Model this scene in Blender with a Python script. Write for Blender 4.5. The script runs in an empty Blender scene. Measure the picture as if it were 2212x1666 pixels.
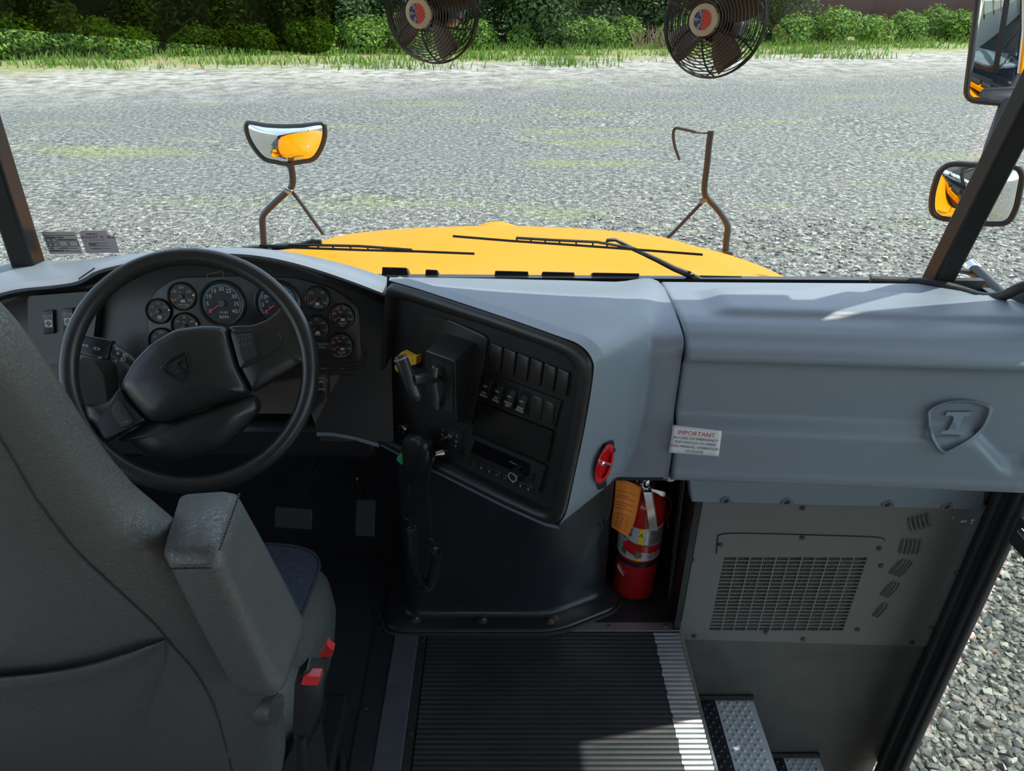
import bpy, math, random
from math import sin, cos, pi, radians
from mathutils import Vector, Matrix, noise
random.seed(7)
S = bpy.context.scene
COL = S.collection
V = Vector

# ------------------------------------------------------------------ camera
FPX, CX, CY = 1563.0, 1106.0, 833.0
TH, PS, RO = radians(29.73), radians(.76), radians(.65)
CAM = V((0, 0, 1.52))
FW = V((sin(PS)*cos(TH), cos(PS)*cos(TH), -sin(TH)))
_r = V((cos(PS), -sin(PS), 0)); _u = _r.cross(FW)
UP = _u*cos(RO) - _r*sin(RO); RT = _r*cos(RO) + _u*sin(RO)
cd = bpy.data.cameras.new('camera'); cam = bpy.data.objects.new('camera', cd); COL.objects.link(cam)
cd.sensor_width = 36; cd.lens = FPX/2212*36; cd.clip_start = .02; cd.clip_end = 400
M = Matrix((RT, UP, -FW)).transposed().to_4x4(); M.translation = CAM
cam.matrix_world = M
S.camera = cam

# ------------------------------------------------------------------ light
S.view_settings.view_transform = 'Standard'; S.view_settings.look = 'None'
S.view_settings.gamma = 1; S.view_settings.use_curve_mapping = False
S.view_settings.exposure = 0.86
W = bpy.data.worlds.new('sky'); S.world = W; W.use_nodes = True
nt = W.node_tree; bg = nt.nodes['Background']
sk = nt.nodes.new('ShaderNodeTexSky'); sk.sky_type = 'NISHITA'; sk.sun_disc = False
SUN = V((.56, .118, 1)).normalized()
sk.sun_elevation = math.asin(SUN.z); sk.sun_rotation = math.atan2(SUN.x, SUN.y)
sk.dust_density = .6; sk.ozone_density = 1.5
hs = nt.nodes.new('ShaderNodeHueSaturation'); hs.inputs['Saturation'].default_value = .62; nt.links.new(sk.outputs[0], hs.inputs['Color'])
nt.links.new(hs.outputs[0], bg.inputs[0]); bg.inputs[1].default_value = .245
sl = bpy.data.lights.new('sun', 'SUN'); sl.energy = 3.3; sl.angle = radians(.53); sl.color = (1, .94, .84)
so = bpy.data.objects.new('sun', sl); COL.objects.link(so); so.location = SUN*30
so.rotation_euler = (-SUN).to_track_quat('-Z', 'Y').to_euler()

# ------------------------------------------------------------------ pixel -> world (measuring the place)
def ray(px, py): return FW + RT*((px-CX)/FPX) - UP*((py-CY)/FPX)
def P(px, py, x=None, y=None, z=None, d=None, pl=None):
    r = ray(px, py)
    if y is not None: t = y/r.y
    elif z is not None: t = (z-CAM.z)/r.z
    elif x is not None: t = x/r.x
    elif pl is not None: t = (pl[0]-CAM).dot(pl[1])/r.dot(pl[1])
    else: t = d
    return CAM + r*t

# ------------------------------------------------------------------ materials
MT = {}
def mat(name, col, rough=.5, metal=0, bump=0, bscale=200, spec=.5, var=0, vscale=8, coat=0, kind='noise', detail=3, bdist=.001):
    if name in MT: return MT[name]
    m = bpy.data.materials.new(name); m.use_nodes = True; t = m.node_tree; b = t.nodes['Principled BSDF']
    b.inputs['Base Color'].default_value = (*col, 1); b.inputs['Roughness'].default_value = rough
    b.inputs['Metallic'].default_value = metal; b.inputs['Specular IOR Level'].default_value = spec
    b.inputs['Coat Weight'].default_value = coat; b.inputs['Coat Roughness'].default_value = .05
    tc = t.nodes.new('ShaderNodeTexCoord')
    if var:
        n = t.nodes.new('ShaderNodeTexNoise'); n.inputs['Scale'].default_value = vscale; n.inputs['Detail'].default_value = 5
        t.links.new(tc.outputs['Object'], n.inputs['Vector'])
        mx = t.nodes.new('ShaderNodeMix'); mx.data_type = 'RGBA'
        mx.inputs[6].default_value = (*[c*(1-var) for c in col], 1); mx.inputs[7].default_value = (*[min(1, c*(1+var)) for c in col], 1)
        t.links.new(n.outputs[0], mx.inputs[0]); t.links.new(mx.outputs[2], b.inputs['Base Color'])
        mr = t.nodes.new('ShaderNodeMapRange'); mr.inputs[3].default_value = max(0, rough-.1); mr.inputs[4].default_value = min(1, rough+.1)
        t.links.new(n.outputs[0], mr.inputs[0]); t.links.new(mr.outputs[0], b.inputs['Roughness'])
    if bump:
        if kind == 'voronoi':
            n = t.nodes.new('ShaderNodeTexVoronoi'); n.feature = 'DISTANCE_TO_EDGE'; n.inputs['Scale'].default_value = bscale
            n2 = t.nodes.new('ShaderNodeTexNoise'); n2.inputs['Scale'].default_value = bscale*.6; n2.inputs['Detail'].default_value = 4
            t.links.new(tc.outputs['Object'], n2.inputs['Vector'])
            ad = t.nodes.new('ShaderNodeMix'); ad.data_type = 'VECTOR'; ad.inputs[0].default_value = .12
            t.links.new(tc.outputs['Object'], ad.inputs[4]); t.links.new(n2.outputs['Color'], ad.inputs[5])
            t.links.new(ad.outputs[1], n.inputs['Vector'])
            cl = t.nodes.new('ShaderNodeMapRange'); cl.inputs[2].default_value = .12; t.links.new(n.outputs[0], cl.inputs[0]); out = cl.outputs[0]
        else:
            n = t.nodes.new('ShaderNodeTexNoise'); n.inputs['Scale'].default_value = bscale; n.inputs['Detail'].default_value = detail
            t.links.new(tc.outputs['Object'], n.inputs['Vector']); out = n.outputs[0]
        bp = t.nodes.new('ShaderNodeBump'); bp.inputs['Strength'].default_value = bump; bp.inputs['Distance'].default_value = bdist
        t.links.new(out, bp.inputs['Height']); t.links.new(bp.outputs[0], b.inputs['Normal'])
    MT[name] = m; return m

def glassmat(name, tint, refl=.06, haze=0):
    m = bpy.data.materials.new(name); m.use_nodes = True; t = m.node_tree; t.nodes.remove(t.nodes['Principled BSDF'])
    o = t.nodes['Material Output']; tr = t.nodes.new('ShaderNodeBsdfTransparent'); tr.inputs[0].default_value = (*tint, 1)
    g = t.nodes.new('ShaderNodeBsdfGlossy'); g.inputs['Roughness'].default_value = .02
    fr = t.nodes.new('ShaderNodeLayerWeight'); fr.inputs[0].default_value = .25
    ml = t.nodes.new('ShaderNodeMath'); ml.operation = 'MULTIPLY_ADD'; ml.inputs[1].default_value = refl*3; ml.inputs[2].default_value = refl*.25
    t.links.new(fr.outputs['Fresnel'], ml.inputs[0])
    mx = t.nodes.new('ShaderNodeMixShader'); t.links.new(ml.outputs[0], mx.inputs[0])
    t.links.new(tr.outputs[0], mx.inputs[1]); t.links.new(g.outputs[0], mx.inputs[2]); t.links.new(mx.outputs[0], o.inputs[0])
    return m

GRAY = mat('gray_dash_plastic', (.18, .207, .243), .44, bump=.25, bscale=260, bdist=.0008, var=.05, vscale=5)
BLACK = mat('black_dash_plastic', (.024, .0235, .0235), .40, bump=.3, bscale=500, bdist=.0006)
SATIN = mat('satin_black_plastic', (.018, .018, .0185), .30)
DIAL = mat('dial_black', (.012, .012, .013), .5)
INK = mat('white_print', (.62, .60, .56), .6)
DIM = mat('grey_print', (.22, .22, .21), .6)
NEED = mat('red_needle', (.75, .06, .03), .5)
BLUEINK = mat('blue_print', (.07, .16, .24), .6)
REDINK = mat('red_print', (.35, .05, .04), .6)
WHEEL = mat('wheel_leather', (.020, .0195, .019), .30, bump=.35, bscale=330, bdist=.0006)
VINYL = mat('gray_vinyl', (.078, .082, .077), .36, bump=.34, bscale=75, kind='voronoi', bdist=.0012, var=.06, vscale=4)
FABRIC = mat('navy_seat_fabric', (.026, .036, .062), .9, bump=1, bscale=420, bdist=.0015, var=.95, vscale=110)
YEL = mat('school_bus_yellow', (.74, .245, .0005), .5, spec=.12, coat=.05, var=.03, vscale=3)
STEEL = mat('chrome', (.75, .75, .75), .16, metal=1)
ALU = mat('ribbed_aluminium', (.62, .62, .64), .38, metal=.85, var=.15, vscale=12)
BOLT = mat('weathered_bolt', (.16, .13, .11), .45, metal=.8, var=.3, vscale=150)
PAINTB = mat('powder_black', (.018, .018, .02), .36, bump=.2, bscale=120, bdist=.001)
RUB = mat('black_rubber', (.017, .017, .018), .55, bump=.2, bscale=150, bdist=.001)
ENG = mat('engine_cover_black', (.016, .017, .021), .30, bump=.15, bscale=40, bdist=.002, var=.25, vscale=6)
PANEL = mat('grey_steel_panel', (.15, .144, .132), .42, bump=.1, bscale=600, bdist=.0005, var=.05, vscale=9)
WELL = mat('stepwell_spray', (.085, .081, .074), .5, bump=.9, bscale=170, bdist=.0015, var=.45, vscale=14)
REDP = mat('red_enamel', (.48, .012, .014), .25, coat=.6)
ORNG = mat('orange_card', (.85, .25, .03), .7)
WHITEL = mat('white_label', (.62, .62, .62), .4)
YELL = mat('yellow_label', (.8, .65, .02), .45)
YKNOB = mat('yellow_plastic', (.75, .42, .02), .4)
MIRR = mat('mirror_glass', (.82, .84, .85), .01, metal=1)
FANM = mat('bronze_black_metal', (.035, .026, .02), .33, metal=.3)
BRZ = mat('bronze_blade', (.13, .07, .03), .4, metal=.3)
LINER = mat('pale_interior', (.62, .60, .56), .6)
GREEN = mat('green_plastic', (.02, .35, .10), .4)
GLASS = glassmat('clear_glass', (.86, .94, .915))
VISOR = glassmat('tinted_acrylic', (.46, .48, .26), .008)

# ------------------------------------------------------------------ mesh building
class MB:
    def __init__(s): s.v = []; s.f = []
    def add(s, v, f):
        n = len(s.v); s.v += [V(p) for p in v]; s.f += [tuple(i+n for i in q) for q in f]; return s
    def loft(s, rings, cap=True, closed=True):
        n = len(rings[0]); v = [p for r in rings for p in r]; f = []
        for i in range(len(rings)-1):
            for j in range(n if closed else n-1):
                k = (j+1) % n; f.append((i*n+j, i*n+k, (i+1)*n+k, (i+1)*n+j))
        if cap and closed: f += [tuple(reversed(range(n))), tuple((len(rings)-1)*n+j for j in range(n))]
        return s.add(v, f)
    def box(s, c, h, m=None):
        c = V(c); pts = []
        ax = m or (V((1, 0, 0)), V((0, 1, 0)), V((0, 0, 1)))
        for a in (-1, 1):
            pts.append([c+ax[2]*h[2]*a+ax[0]*h[0]*p+ax[1]*h[1]*q for p, q in ((-1, -1), (1, -1), (1, 1), (-1, 1))])
        return s.loft(pts)
    def tube(s, path, r, seg=10, closed=False, cap=True):
        path = [V(p) for p in path]; n = len(path); rings = []; nrm = None
        for i, p in enumerate(path):
            a = path[i-1] if (i or closed) else p; b = path[(i+1) % n] if (i < n-1 or closed) else p
            t = (b-a).normalized()
            if nrm is None: nrm = t.orthogonal().normalized()
            nrm = (nrm - t*nrm.dot(t)).normalized(); bi = t.cross(nrm)
            rr = r[i] if isinstance(r, (list, tuple)) else r
            rings.append([p+(nrm*cos(2*pi*k/seg)+bi*sin(2*pi*k/seg))*rr for k in range(seg)])
        if closed:
            # connect with best twist
            base = len(s.v); s.loft(rings, cap=False)
            last = rings[-1]; off = min(range(seg), key=lambda o: (last[o]-rings[0][0]).length)
            m = (len(rings)-1)*seg
            s.f += [(base+m+(j+off) % seg, base+m+(j+1+off) % seg, base+(j+1) % seg, base+j) for j in range(seg)]
            return s
        return s.loft(rings, cap=cap)
    def lathe(s, o, ax, prof, seg=32, cap=True):     # prof: (radius, height)
        o = V(o); ax = V(ax).normalized(); e = ax.orthogonal().normalized(); g = ax.cross(e)
        return s.loft([[o+ax*h+(e*cos(2*pi*k/seg)+g*sin(2*pi*k/seg))*max(r, 1e-5) for k in range(seg)] for r, h in prof], cap=cap)
    def sheet(s, rows):
        return s.loft(rows, cap=False, closed=False)
    def slab(s, pts, n, h0, h1, r=0, inset=0):
        n = V(n)
        ring = rnd(pts, r) if r else [V(p) for p in pts]
        c = sum(ring, V())/len(ring)
        top = [p+n*h1 for p in ring]
        rs = [[p+n*h0 for p in ring]]
        if inset:
            L = max((p-c).length for p in ring); k = 1-inset/L
            rs += [[p+n*(h1-inset*.6) for p in ring], [c+(p-c)*k+n*h1 for p in ring]]
        else: rs.append(top)
        return s.loft(rs)
    def text(s, txt, o, ex, ey, size, bold=0, align='CENTER', lift=.0004):
        v, f = tmesh(txt, bold, align); ez = ex.cross(ey).normalized()
        return s.add([o+ex*(p[0]*size)+ey*(p[1]*size)+ez*lift for p in v], f)

_tc = {}
def tmesh(txt, bold, align):
    k = (txt, bold, align)
    if k not in _tc:
        c = bpy.data.curves.new('t', 'FONT'); c.body = txt; c.align_x = align; c.align_y = 'CENTER'; c.offset = 0; c.resolution_u = 2
        o = bpy.data.objects.new('t', c); me = bpy.data.meshes.new_from_object(o)
        _tc[k] = ([tuple(p.co) for p in me.vertices], [tuple(q.vertices) for q in me.polygons])
        bpy.data.objects.remove(o); bpy.data.meshes.remove(me); bpy.data.curves.remove(c)
    return _tc[k]

def rnd(pts, r, n=4):
    out = []; pts = [V(p) for p in pts]
    for i, p in enumerate(pts):
        a = pts[i-1]-p; b = pts[(i+1) % len(pts)]-p
        rr = min(r, a.length*.45, b.length*.45); A = p+a.normalized()*rr; B = p+b.normalized()*rr
        for k in range(n+1):
            t = k/n; out.append(A*(1-t)**2+p*2*t*(1-t)+B*t*t)
    return out

def spline(pts, n=8, closed=False):
    pts = [V(p) for p in pts]; out = []; N = len(pts); R = range(N if closed else N-1)
    for i in R:
        p1, p2 = pts[i], pts[(i+1) % N]
        p0 = pts[i-1] if (i or closed) else p1*2-p2; p3 = pts[(i+2) % N] if (i+2 < N or closed) else p2*2-p1
        for k in range(n):
            t = k/n; out.append(.5*((2*p1)+(p2-p0)*t+(2*p0-5*p1+4*p2-p3)*t*t+(3*p1-p0-3*p2+p3)*t**3))
    if not closed: out.append(pts[-1])
    return out

def thing(name, label, cat, loc=(0, 0, 0), group=None):
    o = bpy.data.objects.new(name, None); o.empty_display_size = .05; COL.objects.link(o); o.location = loc
    o['label'] = label; o['category'] = cat
    if group: o['group'] = group
    return o
def part(name, mb, m, parent=None, bevel=0, solid=0, sub=0, ang=40, label=None, seg=2, flat=False, recalc=True, off=0):
    import bmesh
    me = bpy.data.meshes.new(name); me.from_pydata([tuple(p) for p in mb.v], [], mb.f)
    if recalc:
        b = bmesh.new(); b.from_mesh(me); bmesh.ops.recalc_face_normals(b, faces=b.faces); b.to_mesh(me); b.free()
    o = bpy.data.objects.new(name, me); COL.objects.link(o)
    for q in (m if isinstance(m, (list, tuple)) else [m]): me.materials.append(q)
    if not flat: me.shade_smooth(); me.set_sharp_from_angle(angle=radians(ang))
    if parent:
        o.parent = parent
        if parent.type == 'EMPTY': o.matrix_parent_inverse = Matrix.Translation(-parent.location)
    if solid: d = o.modifiers.new('solid', 'SOLIDIFY'); d.thickness = solid; d.offset = off
    if bevel: d = o.modifiers.new('bevel', 'BEVEL'); d.width = bevel; d.segments = seg; d.limit_method = 'ANGLE'; d.angle_limit = radians(35)
    if sub: d = o.modifiers.new('sub', 'SUBSURF'); d.levels = sub; d.render_levels = sub
    if label: o['label'] = label
    return o
def one(name, mb, m, label, cat, group=None, **k):
    o = part(name, mb, m, **k); o['label'] = label; o['category'] = cat
    if group: o['group'] = group
    return o
def struct(name, mb, m, **k):
    o = part(name, mb, m, **k); o['kind'] = 'structure'; return o
def pp(l, pl, dx=0, dy=0): return [P(a+dx, b+dy, pl=pl) for a, b in l]
def lerp(a, b, t): return a+(b-a)*t

# ================================================================== SETTING: ground and bus shell
def gravel():
    m = bpy.data.materials.new('gravel'); m.use_nodes = True; t = m.node_tree; b = t.nodes['Principled BSDF']; L = t.links.new
    N = t.nodes.new
    tc = N('ShaderNodeTexCoord'); g = N('ShaderNodeNewGeometry')
    def vor(sc, feat='F1'):
        v = N('ShaderNodeTexVoronoi'); v.inputs['Scale'].default_value = sc; v.feature = feat; L(g.outputs['Position'], v.inputs['Vector']); return v
    def ns(sc, vec=None, det=4):
        n = N('ShaderNodeTexNoise'); n.inputs['Scale'].default_value = sc; n.inputs['Detail'].default_value = det
        L(vec or g.outputs['Position'], n.inputs['Vector']); return n
    def ramp(src, st):
        r = N('ShaderNodeValToRGB'); L(src, r.inputs[0]); e = r.color_ramp.elements
        while len(e) < len(st): e.new(.5)
        for k, (p, c) in zip(e, st): k.position = p; k.color = (*c, 1)
        return r
    def mix(f, a, bb, mode='MIX'):
        x = N('ShaderNodeMix'); x.data_type = 'RGBA'; x.blend_type = mode
        if isinstance(f, float): x.inputs[0].default_value = f
        else: L(f, x.inputs[0])
        L(a, x.inputs[6]); L(bb, x.inputs[7]); return x.outputs[2]
    cols = [(0, (.018, .02, .02)), (.30, (.06, .063, .062)), (.46, (.13, .132, .125)), (.62, (.215, .21, .185)), (.78, (.38, .365, .32)), (1, (.66, .63, .56))]
    v1 = vor(34); v2 = vor(75); v3 = vor(14)
    c1 = ramp(v1.outputs['Color'], cols).outputs[0]; c2 = ramp(v2.outputs['Color'], cols).outputs[0]; c3 = ramp(v3.outputs['Color'], cols).outputs[0]
    n0 = ns(.55); z = ramp(n0.outputs[0], [(.42, (0, 0, 0)), (.6, (1, 1, 1))]).outputs[0]
    c = mix(z, mix(.35, c2, c1), mix(.45, c1, c3))
    # packed wheel lane is bluer, finer and smoother
    mp = N('ShaderNodeMapping'); mp.inputs['Scale'].default_value = (.045, .19, 1); mp.inputs['Rotation'].default_value = (0, 0, .06); L(g.outputs['Position'], mp.inputs[0])
    lane = ramp(ns(1.0, mp.outputs[0], 3).outputs[0], [(.44, (0, 0, 0)), (.62, (1, 1, 1))]).outputs[0]
    sy_ = N('ShaderNodeSeparateXYZ'); L(g.outputs['Position'], sy_.inputs[0]); ly = N('ShaderNodeMapRange'); ly.inputs[1].default_value = 4; ly.inputs[2].default_value = 8; L(sy_.outputs[1], ly.inputs[0])
    lm = N('ShaderNodeMath'); lm.operation = 'MULTIPLY'; L(lane, lm.inputs[0]); L(ly.outputs[0], lm.inputs[1]); lane = lm.outputs[0]
    flat = N('ShaderNodeRGB'); flat.outputs[0].default_value = (.16, .168, .17, 1)
    c = mix(lane, c, mix(.6, c, flat.outputs[0]))
    c = mix(1.0, c, ramp(ns(13, None, 6).outputs[0], [(.36, (.45, .45, .44)), (.5, (.76, .765, .745)), (.62, (1.32, 1.30, 1.22))]).outputs[0], 'MULTIPLY')
    # moss and thin grass growing between the stones
    mp2 = N('ShaderNodeMapping'); mp2.inputs['Scale'].default_value = (.28, .9, 1); mp2.inputs['Location'].default_value = (3.1, 7.7, 0); L(g.outputs['Position'], mp2.inputs[0])
    mo = ramp(ns(1.0, mp2.outputs[0], 5).outputs[0], [(.56, (0, 0, 0)), (.68, (.8, .8, .8))])
    fine = ramp(ns(14).outputs[0], [(.42, (0, 0, 0)), (.6, (1, 1, 1))])
    mm = N('ShaderNodeMath'); mm.operation = 'MULTIPLY'; L(mo.outputs[0], mm.inputs[0]); L(fine.outputs[0], mm.inputs[1])
    gr = N('ShaderNodeRGB'); gr.outputs[0].default_value = (.20, .25, .05, 1)
    c = mix(mm.outputs[0], c, gr.outputs[0])
    # verge in front of the hedge: soil, leaves and grass
    sx = N('ShaderNodeSeparateXYZ'); L(g.outputs['Position'], sx.inputs[0])
    e1 = N('ShaderNodeMath'); e1.operation = 'MULTIPLY_ADD'; e1.inputs[1].default_value = -.30; L(sx.outputs[0], e1.inputs[0]); L(sx.outputs[1], e1.inputs[2])   # Y - .3 X
    e2 = N('ShaderNodeMath'); e2.operation = 'MULTIPLY_ADD'; e2.inputs[1].default_value = 5.0; L(ns(.8).outputs[0], e2.inputs[0]); L(e1.outputs[0], e2.inputs[2])
    vb = N('ShaderNodeMapRange'); vb.inputs[1].default_value = 20; vb.inputs[2].default_value = 26; vb.inputs[4].default_value = .75; L(e2.outputs[0], vb.inputs[0])
    lt_ = ramp(ns(3.5, None, 6).outputs[0], [(.35, (.16, .14, .11)), (.5, (.36, .335, .29)), (.66, (.52, .49, .44))]).outputs[0]
    c = mix(vb.outputs[0], c, lt_)
    vg = N('ShaderNodeMapRange'); vg.inputs[1].default_value = 27.2; vg.inputs[2].default_value = 29.5; L(e2.outputs[0], vg.inputs[0])
    so_ = ramp(ns(2.2).outputs[0], [(.4, (.30, .21, .13)), (.52, (.22, .25, .07)), (.7, (.14, .26, .04))]).outputs[0]
    c = mix(vg.outputs[0], c, so_)
    L(c, b.inputs['Base Color']); b.inputs['Roughness'].default_value = .85
    hm = N('ShaderNodeMath'); hm.operation = 'ADD'; L(v1.outputs['Distance'], hm.inputs[0]); L(v3.outputs['Distance'], hm.inputs[1])
    bp = N('ShaderNodeBump'); bp.inputs['Strength'].default_value = .55; bp.inputs['Distance'].default_value = .03; bp.invert = True
    L(hm.outputs[0], bp.inputs['Height']); L(bp.outputs[0], b.inputs['Normal'])
    return m
mb = MB(); mb.sheet([[V((x*10, y*10, -1.0)) for x in range(-9, 10)] for y in range(-3, 12)])
struct('ground', mb, gravel())

XL, XR = -1.20, 1.17
mb = MB(); mb.box(((XL-.217)/2, -2.2, -.03), ((-.217-XL)/2, 3.85, .03)); mb.box((.15, -2.9, -.03), (.324, 3.3, .03)); mb.box((.13, .87, -.034), (.344, .49, .026))
mb.box((.12, 1.50, -.03), (.335, .145, .03))
struct('floor', mb, mat('driver_floor_vinyl', (.02, .021, .024), .5, bump=.9, bscale=330, bdist=.0015, var=.2, vscale=5))
# ribbed aisle mat (ribs run across the bus)
def ribs(x0, x1, y0, y1, z, wav=0, base=-.006):
    mb = MB(); rows = []; y = y0; p = .0128; k = 0
    while y < y1:
        for a, h in ((0, .0005), (.2, .0016), (.5, .0021), (.75, .0016), (.9, .0005)):
            yy = min(y+a*p, y1); w = wav*sin(k*2.4) + wav*.5*sin(k*5.1)
            rows.append([V((x0+w, yy, base)), V((x0+w, yy, z+h)), V((x1, yy, z+h)), V((x1, yy, base))])
        y += p; k += 1
    mb.sheet(rows); return mb
MATR = mat('ribbed_rubber', (.026, .026, .031), .42, bump=.2, bscale=60, bdist=.001, var=.35, vscale=7)
one('aisle_mat', ribs(-.196, .402, -1.0, 1.335, .002), MATR, 'black ribbed rubber mat covering the aisle floor beside the driver seat', 'floor mat', ang=60)
t = thing('step_nosing', 'bright ribbed aluminium nosing along the open edge of the aisle floor', 'nosing', (.44, .2, 0))
part('tread_strip', ribs(.400, .468, -1.0, 1.335, .003, .0015), ALU, t, ang=60)
mb = MB(); mb.box((.4715, .17, -.008), (.004, 1.17, .014)); part('edge_lip', mb, STEEL, t, bevel=.001)
t = thing('threshold_trim', 'thin aluminium angle trim screwed in front of the fire extinguisher recess', 'metal trim', (.32, 1.35, 0))
mb = MB(); mb.box((.31, 1.357, .002), (.162, .014, .003)); mb.box((.31, 1.343, -.004), (.162, .0015, .008)); part('angle', mb, mat('satin_aluminium', (.5, .5, .52), .35, metal=.9), t)
def screw(n, o, ax, r, m, parent, h=.002):
    mb = MB(); mb.lathe(o, ax, [(r, 0), (r, h*.4), (r*.8, h), (r*.35, h*1.1), (r*.3, h*.4), (0, h*.4)], 12); return part(n, mb, m, parent)
for px, py in ((1316, 1353), (1437, 1352)): screw('screw', P(px, py, z=.005), (0, 0, 1), .006, BOLT, t)
for px, py in ((914, 1383), (886, 1583), (1408, 1382)):
    pass
# floor strips left of the mat
t = thing('floor_seam_strip', 'grey scuffed rubber strip between the driver platform and ribbed mat', 'floor strip', (-.26, .6, 0))
mb = MB(); mb.slab([P(x, y, z=0) for x, y in ((858, 1350), (905, 1372), (866, 1666))]+[V((-.235, -.5, 0)), V((-.285, -.5, 0)), P(804, 1666, z=0)], (0, 0, 1), -.001, .008)
part('strip', mb, mat('scuffed_grey_rubber', (.075, .08, .095), .5, bump=.4, bscale=60, var=.35, vscale=22), t, bevel=.002)
mb = MB(); mb.slab([P(x, y, z=0) for x, y in ((905, 1372), (922, 1374), (886, 1666))]+[V((-.205, -.5, 0)), V((-.228, -.5, 0)), P(866, 1666, z=0)], (0, 0, 1), -.001, .005)
part('retainer', mb, RUB, t)
for px, py in ((913, 1382), (885, 1583)): screw('screw', P(px, py, z=.005), (0, 0, 1), .006, BLACK, t)
t = thing('platform_edge_plate', 'dark steel plate with rivets along the edge of the driver floor', 'floor plate', (-.32, .8, 0))
mb = MB(); pl_ = [(800, 1280), (832, 1276), (858, 1345), (858, 1352), (800, 1690)]
mb.slab([P(x, y, z=0) for x, y in ((790, 1170), (812, 1170), (836, 1290), (860, 1352), (803, 1680), (750, 1680), (812, 1352), (802, 1300))], (0, 0, 1), -.001, .005)
part('plate', mb, mat('worn_black_plate', (.022, .023, .026), .38, var=.5, vscale=18, bump=.3, bscale=50), t, bevel=.0015)
for px, py in ((820, 1329), (820, 1357), (788, 1530)): screw('rivet', P(px, py, z=.005), (0, 0, 1), .007, BLACK, t, .004)

# shell of the bus
def boxes(l):
    mb = MB()
    for a in l: mb.box(((a[0]+a[1])/2, (a[2]+a[3])/2, (a[4]+a[5])/2), ((a[1]-a[0])/2, (a[3]-a[2])/2, (a[5]-a[4])/2))
    return mb
RZ = 1.98
wl = []; wr = []; ol = []; orr = []
for (a, b_, c_, d_) in ((-6, 1.35, -.12, .72), (-6, 1.35, 1.66, RZ), (-6, .24, .72, .85)): wl.append((XL-.02, XL, a, b_, c_, d_))
wl += [(XL-.02, XL, y-.04, y+.04, .72, 1.66) for y in (-5.96, -5.1, -4.3, -3.5, -2.7, -1.9, -1.1, -.3, .28, 1.30)]
wr += [(XR, XR+.02, -6, .28, -.12, .85), (XR, XR+.02, -6, .28, 1.62, RZ), (XR, XR+.02, .28, 1.33, 1.86, RZ), (XR, XR+.02, 1.33, 1.405, .86, RZ)]
wr += [(XR, XR+.02, y-.04, y+.04, .78, 1.62) for y in (-5.96, -5.1, -4.3, -3.5, -2.7, -1.9, -1.1, -.3, .24)]
struct('wall_left', boxes(wl), LINER); struct('wall_right', boxes(wr), LINER)
sk_l = [(a-.03, b_-.02, *r) for a, b_, *r in wl]+[(XL-.05, XL-.02, -6, 1.35, -.55, .0)]
sk_r = [(a+.02, b_+.03, *r) for a, b_, *r in wr]+[(XR+.02, XR+.05, -6, .28, -.55, 0)]
struct('trim_1', boxes(sk_l), YEL); struct('trim_2', boxes(sk_r), YEL)
struct('ceiling', boxes([(XL, XR, -6, 1.47, RZ, RZ+.02)]), LINER)
mb = MB(); mb.loft([[V((x*1.22, y, RZ+.02+.22*(1-abs(x)**2.5)*(1 if y < 1 else .75))) for x in [k/10 for k in range(-10, 11)]] for y in (-6.1, 0, 1.2, 1.49)], cap=False, closed=False); struct('trim_3', mb, YEL, solid=.01)
struct('wall_back', boxes([(XL, XR, -6.03, -6, -.1, .8), (XL, XR, -6.03, -6, 1.6, RZ), (XL, -.9, -6.03, -6, .8, 1.6), (.9, XR, -6.03, -6, .8, 1.6)]), LINER)
struct('trim_4', boxes([(-1.12, 1.10, 1.43, 1.50, 1.86, RZ+.02)]), PAINTB)
struct('wall_front', boxes([(XL, XR, 1.645, 1.665, -.6, .88), (XL, .46, 1.36, 1.37, -.2, -.062)]), PAINTB)
struct('trim_5', boxes([(XL-.02, XL, 1.35, 1.65, -.1, .88), (XR, XR+.02, 1.33, 1.65, -.6, .86)]), PAINTB)
# entrance stepwell
struct('wall_stepwell_front', boxes([(.462, XR, 1.372, 1.385, -.88, .60)]), WELL)
struct('wall_stepwell_side', boxes([(.462, .4715, -.6, 1.372, -.302, -.024), (.712, .722, -.6, 1.372, -.574, -.306), (.966, .976, -.6, 1.372, -.86, -.578)]), WELL)
struct('wall_stepwell_back', boxes([(.474, XR, .26, .275, -.88, .0)]), WELL)
def tread(x0, x1, z, lab):
    t = thing('step_tread', lab, 'step', ((x0+x1)/2, .8, z), 'entrance step treads')
    xm = x0+(x1-x0)*.56
    for nm, a, b_, m in (('tread_plate', x0, xm, mat('black_tread', (.02, .022, .03), .38, bump=.1, bscale=90)), ('nosing', xm, x1, mat('white_tread', (.50, .51, .55), .42, bump=.1, bscale=90, var=.08, vscale=20))):
        mb = MB(); mb.box(((a+b_)/2, .82, z-.006), ((b_-a)/2, .545, .006)); k = 0; y = 1.35
        while y > .45:
            x = a+.013+(.013 if k % 2 else 0)
            while x < b_-.008:
                mb.lathe((x, y, z), (0, 0, 1), [(.0062, 0), (.0050, .0018), (.0030, .0028), (.001, .003)], 8, cap=False); x += .026
            y -= .0145; k += 1
        part(nm, mb, m, t)
    mb = MB(); mb.tube([V((x0+(x1-x0)*k/16, 1.364, z+.006+.0015*(k % 2))) for k in range(17)], .008, 8); part('sealant', mb, RUB, t)
tread(.474, .726, -.302, 'upper entrance step with black dimpled tread and white dimpled nosing')
tread(.726, .978, -.574, 'lower entrance step beneath the first tread, partly cut off at frame bottom')

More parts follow.
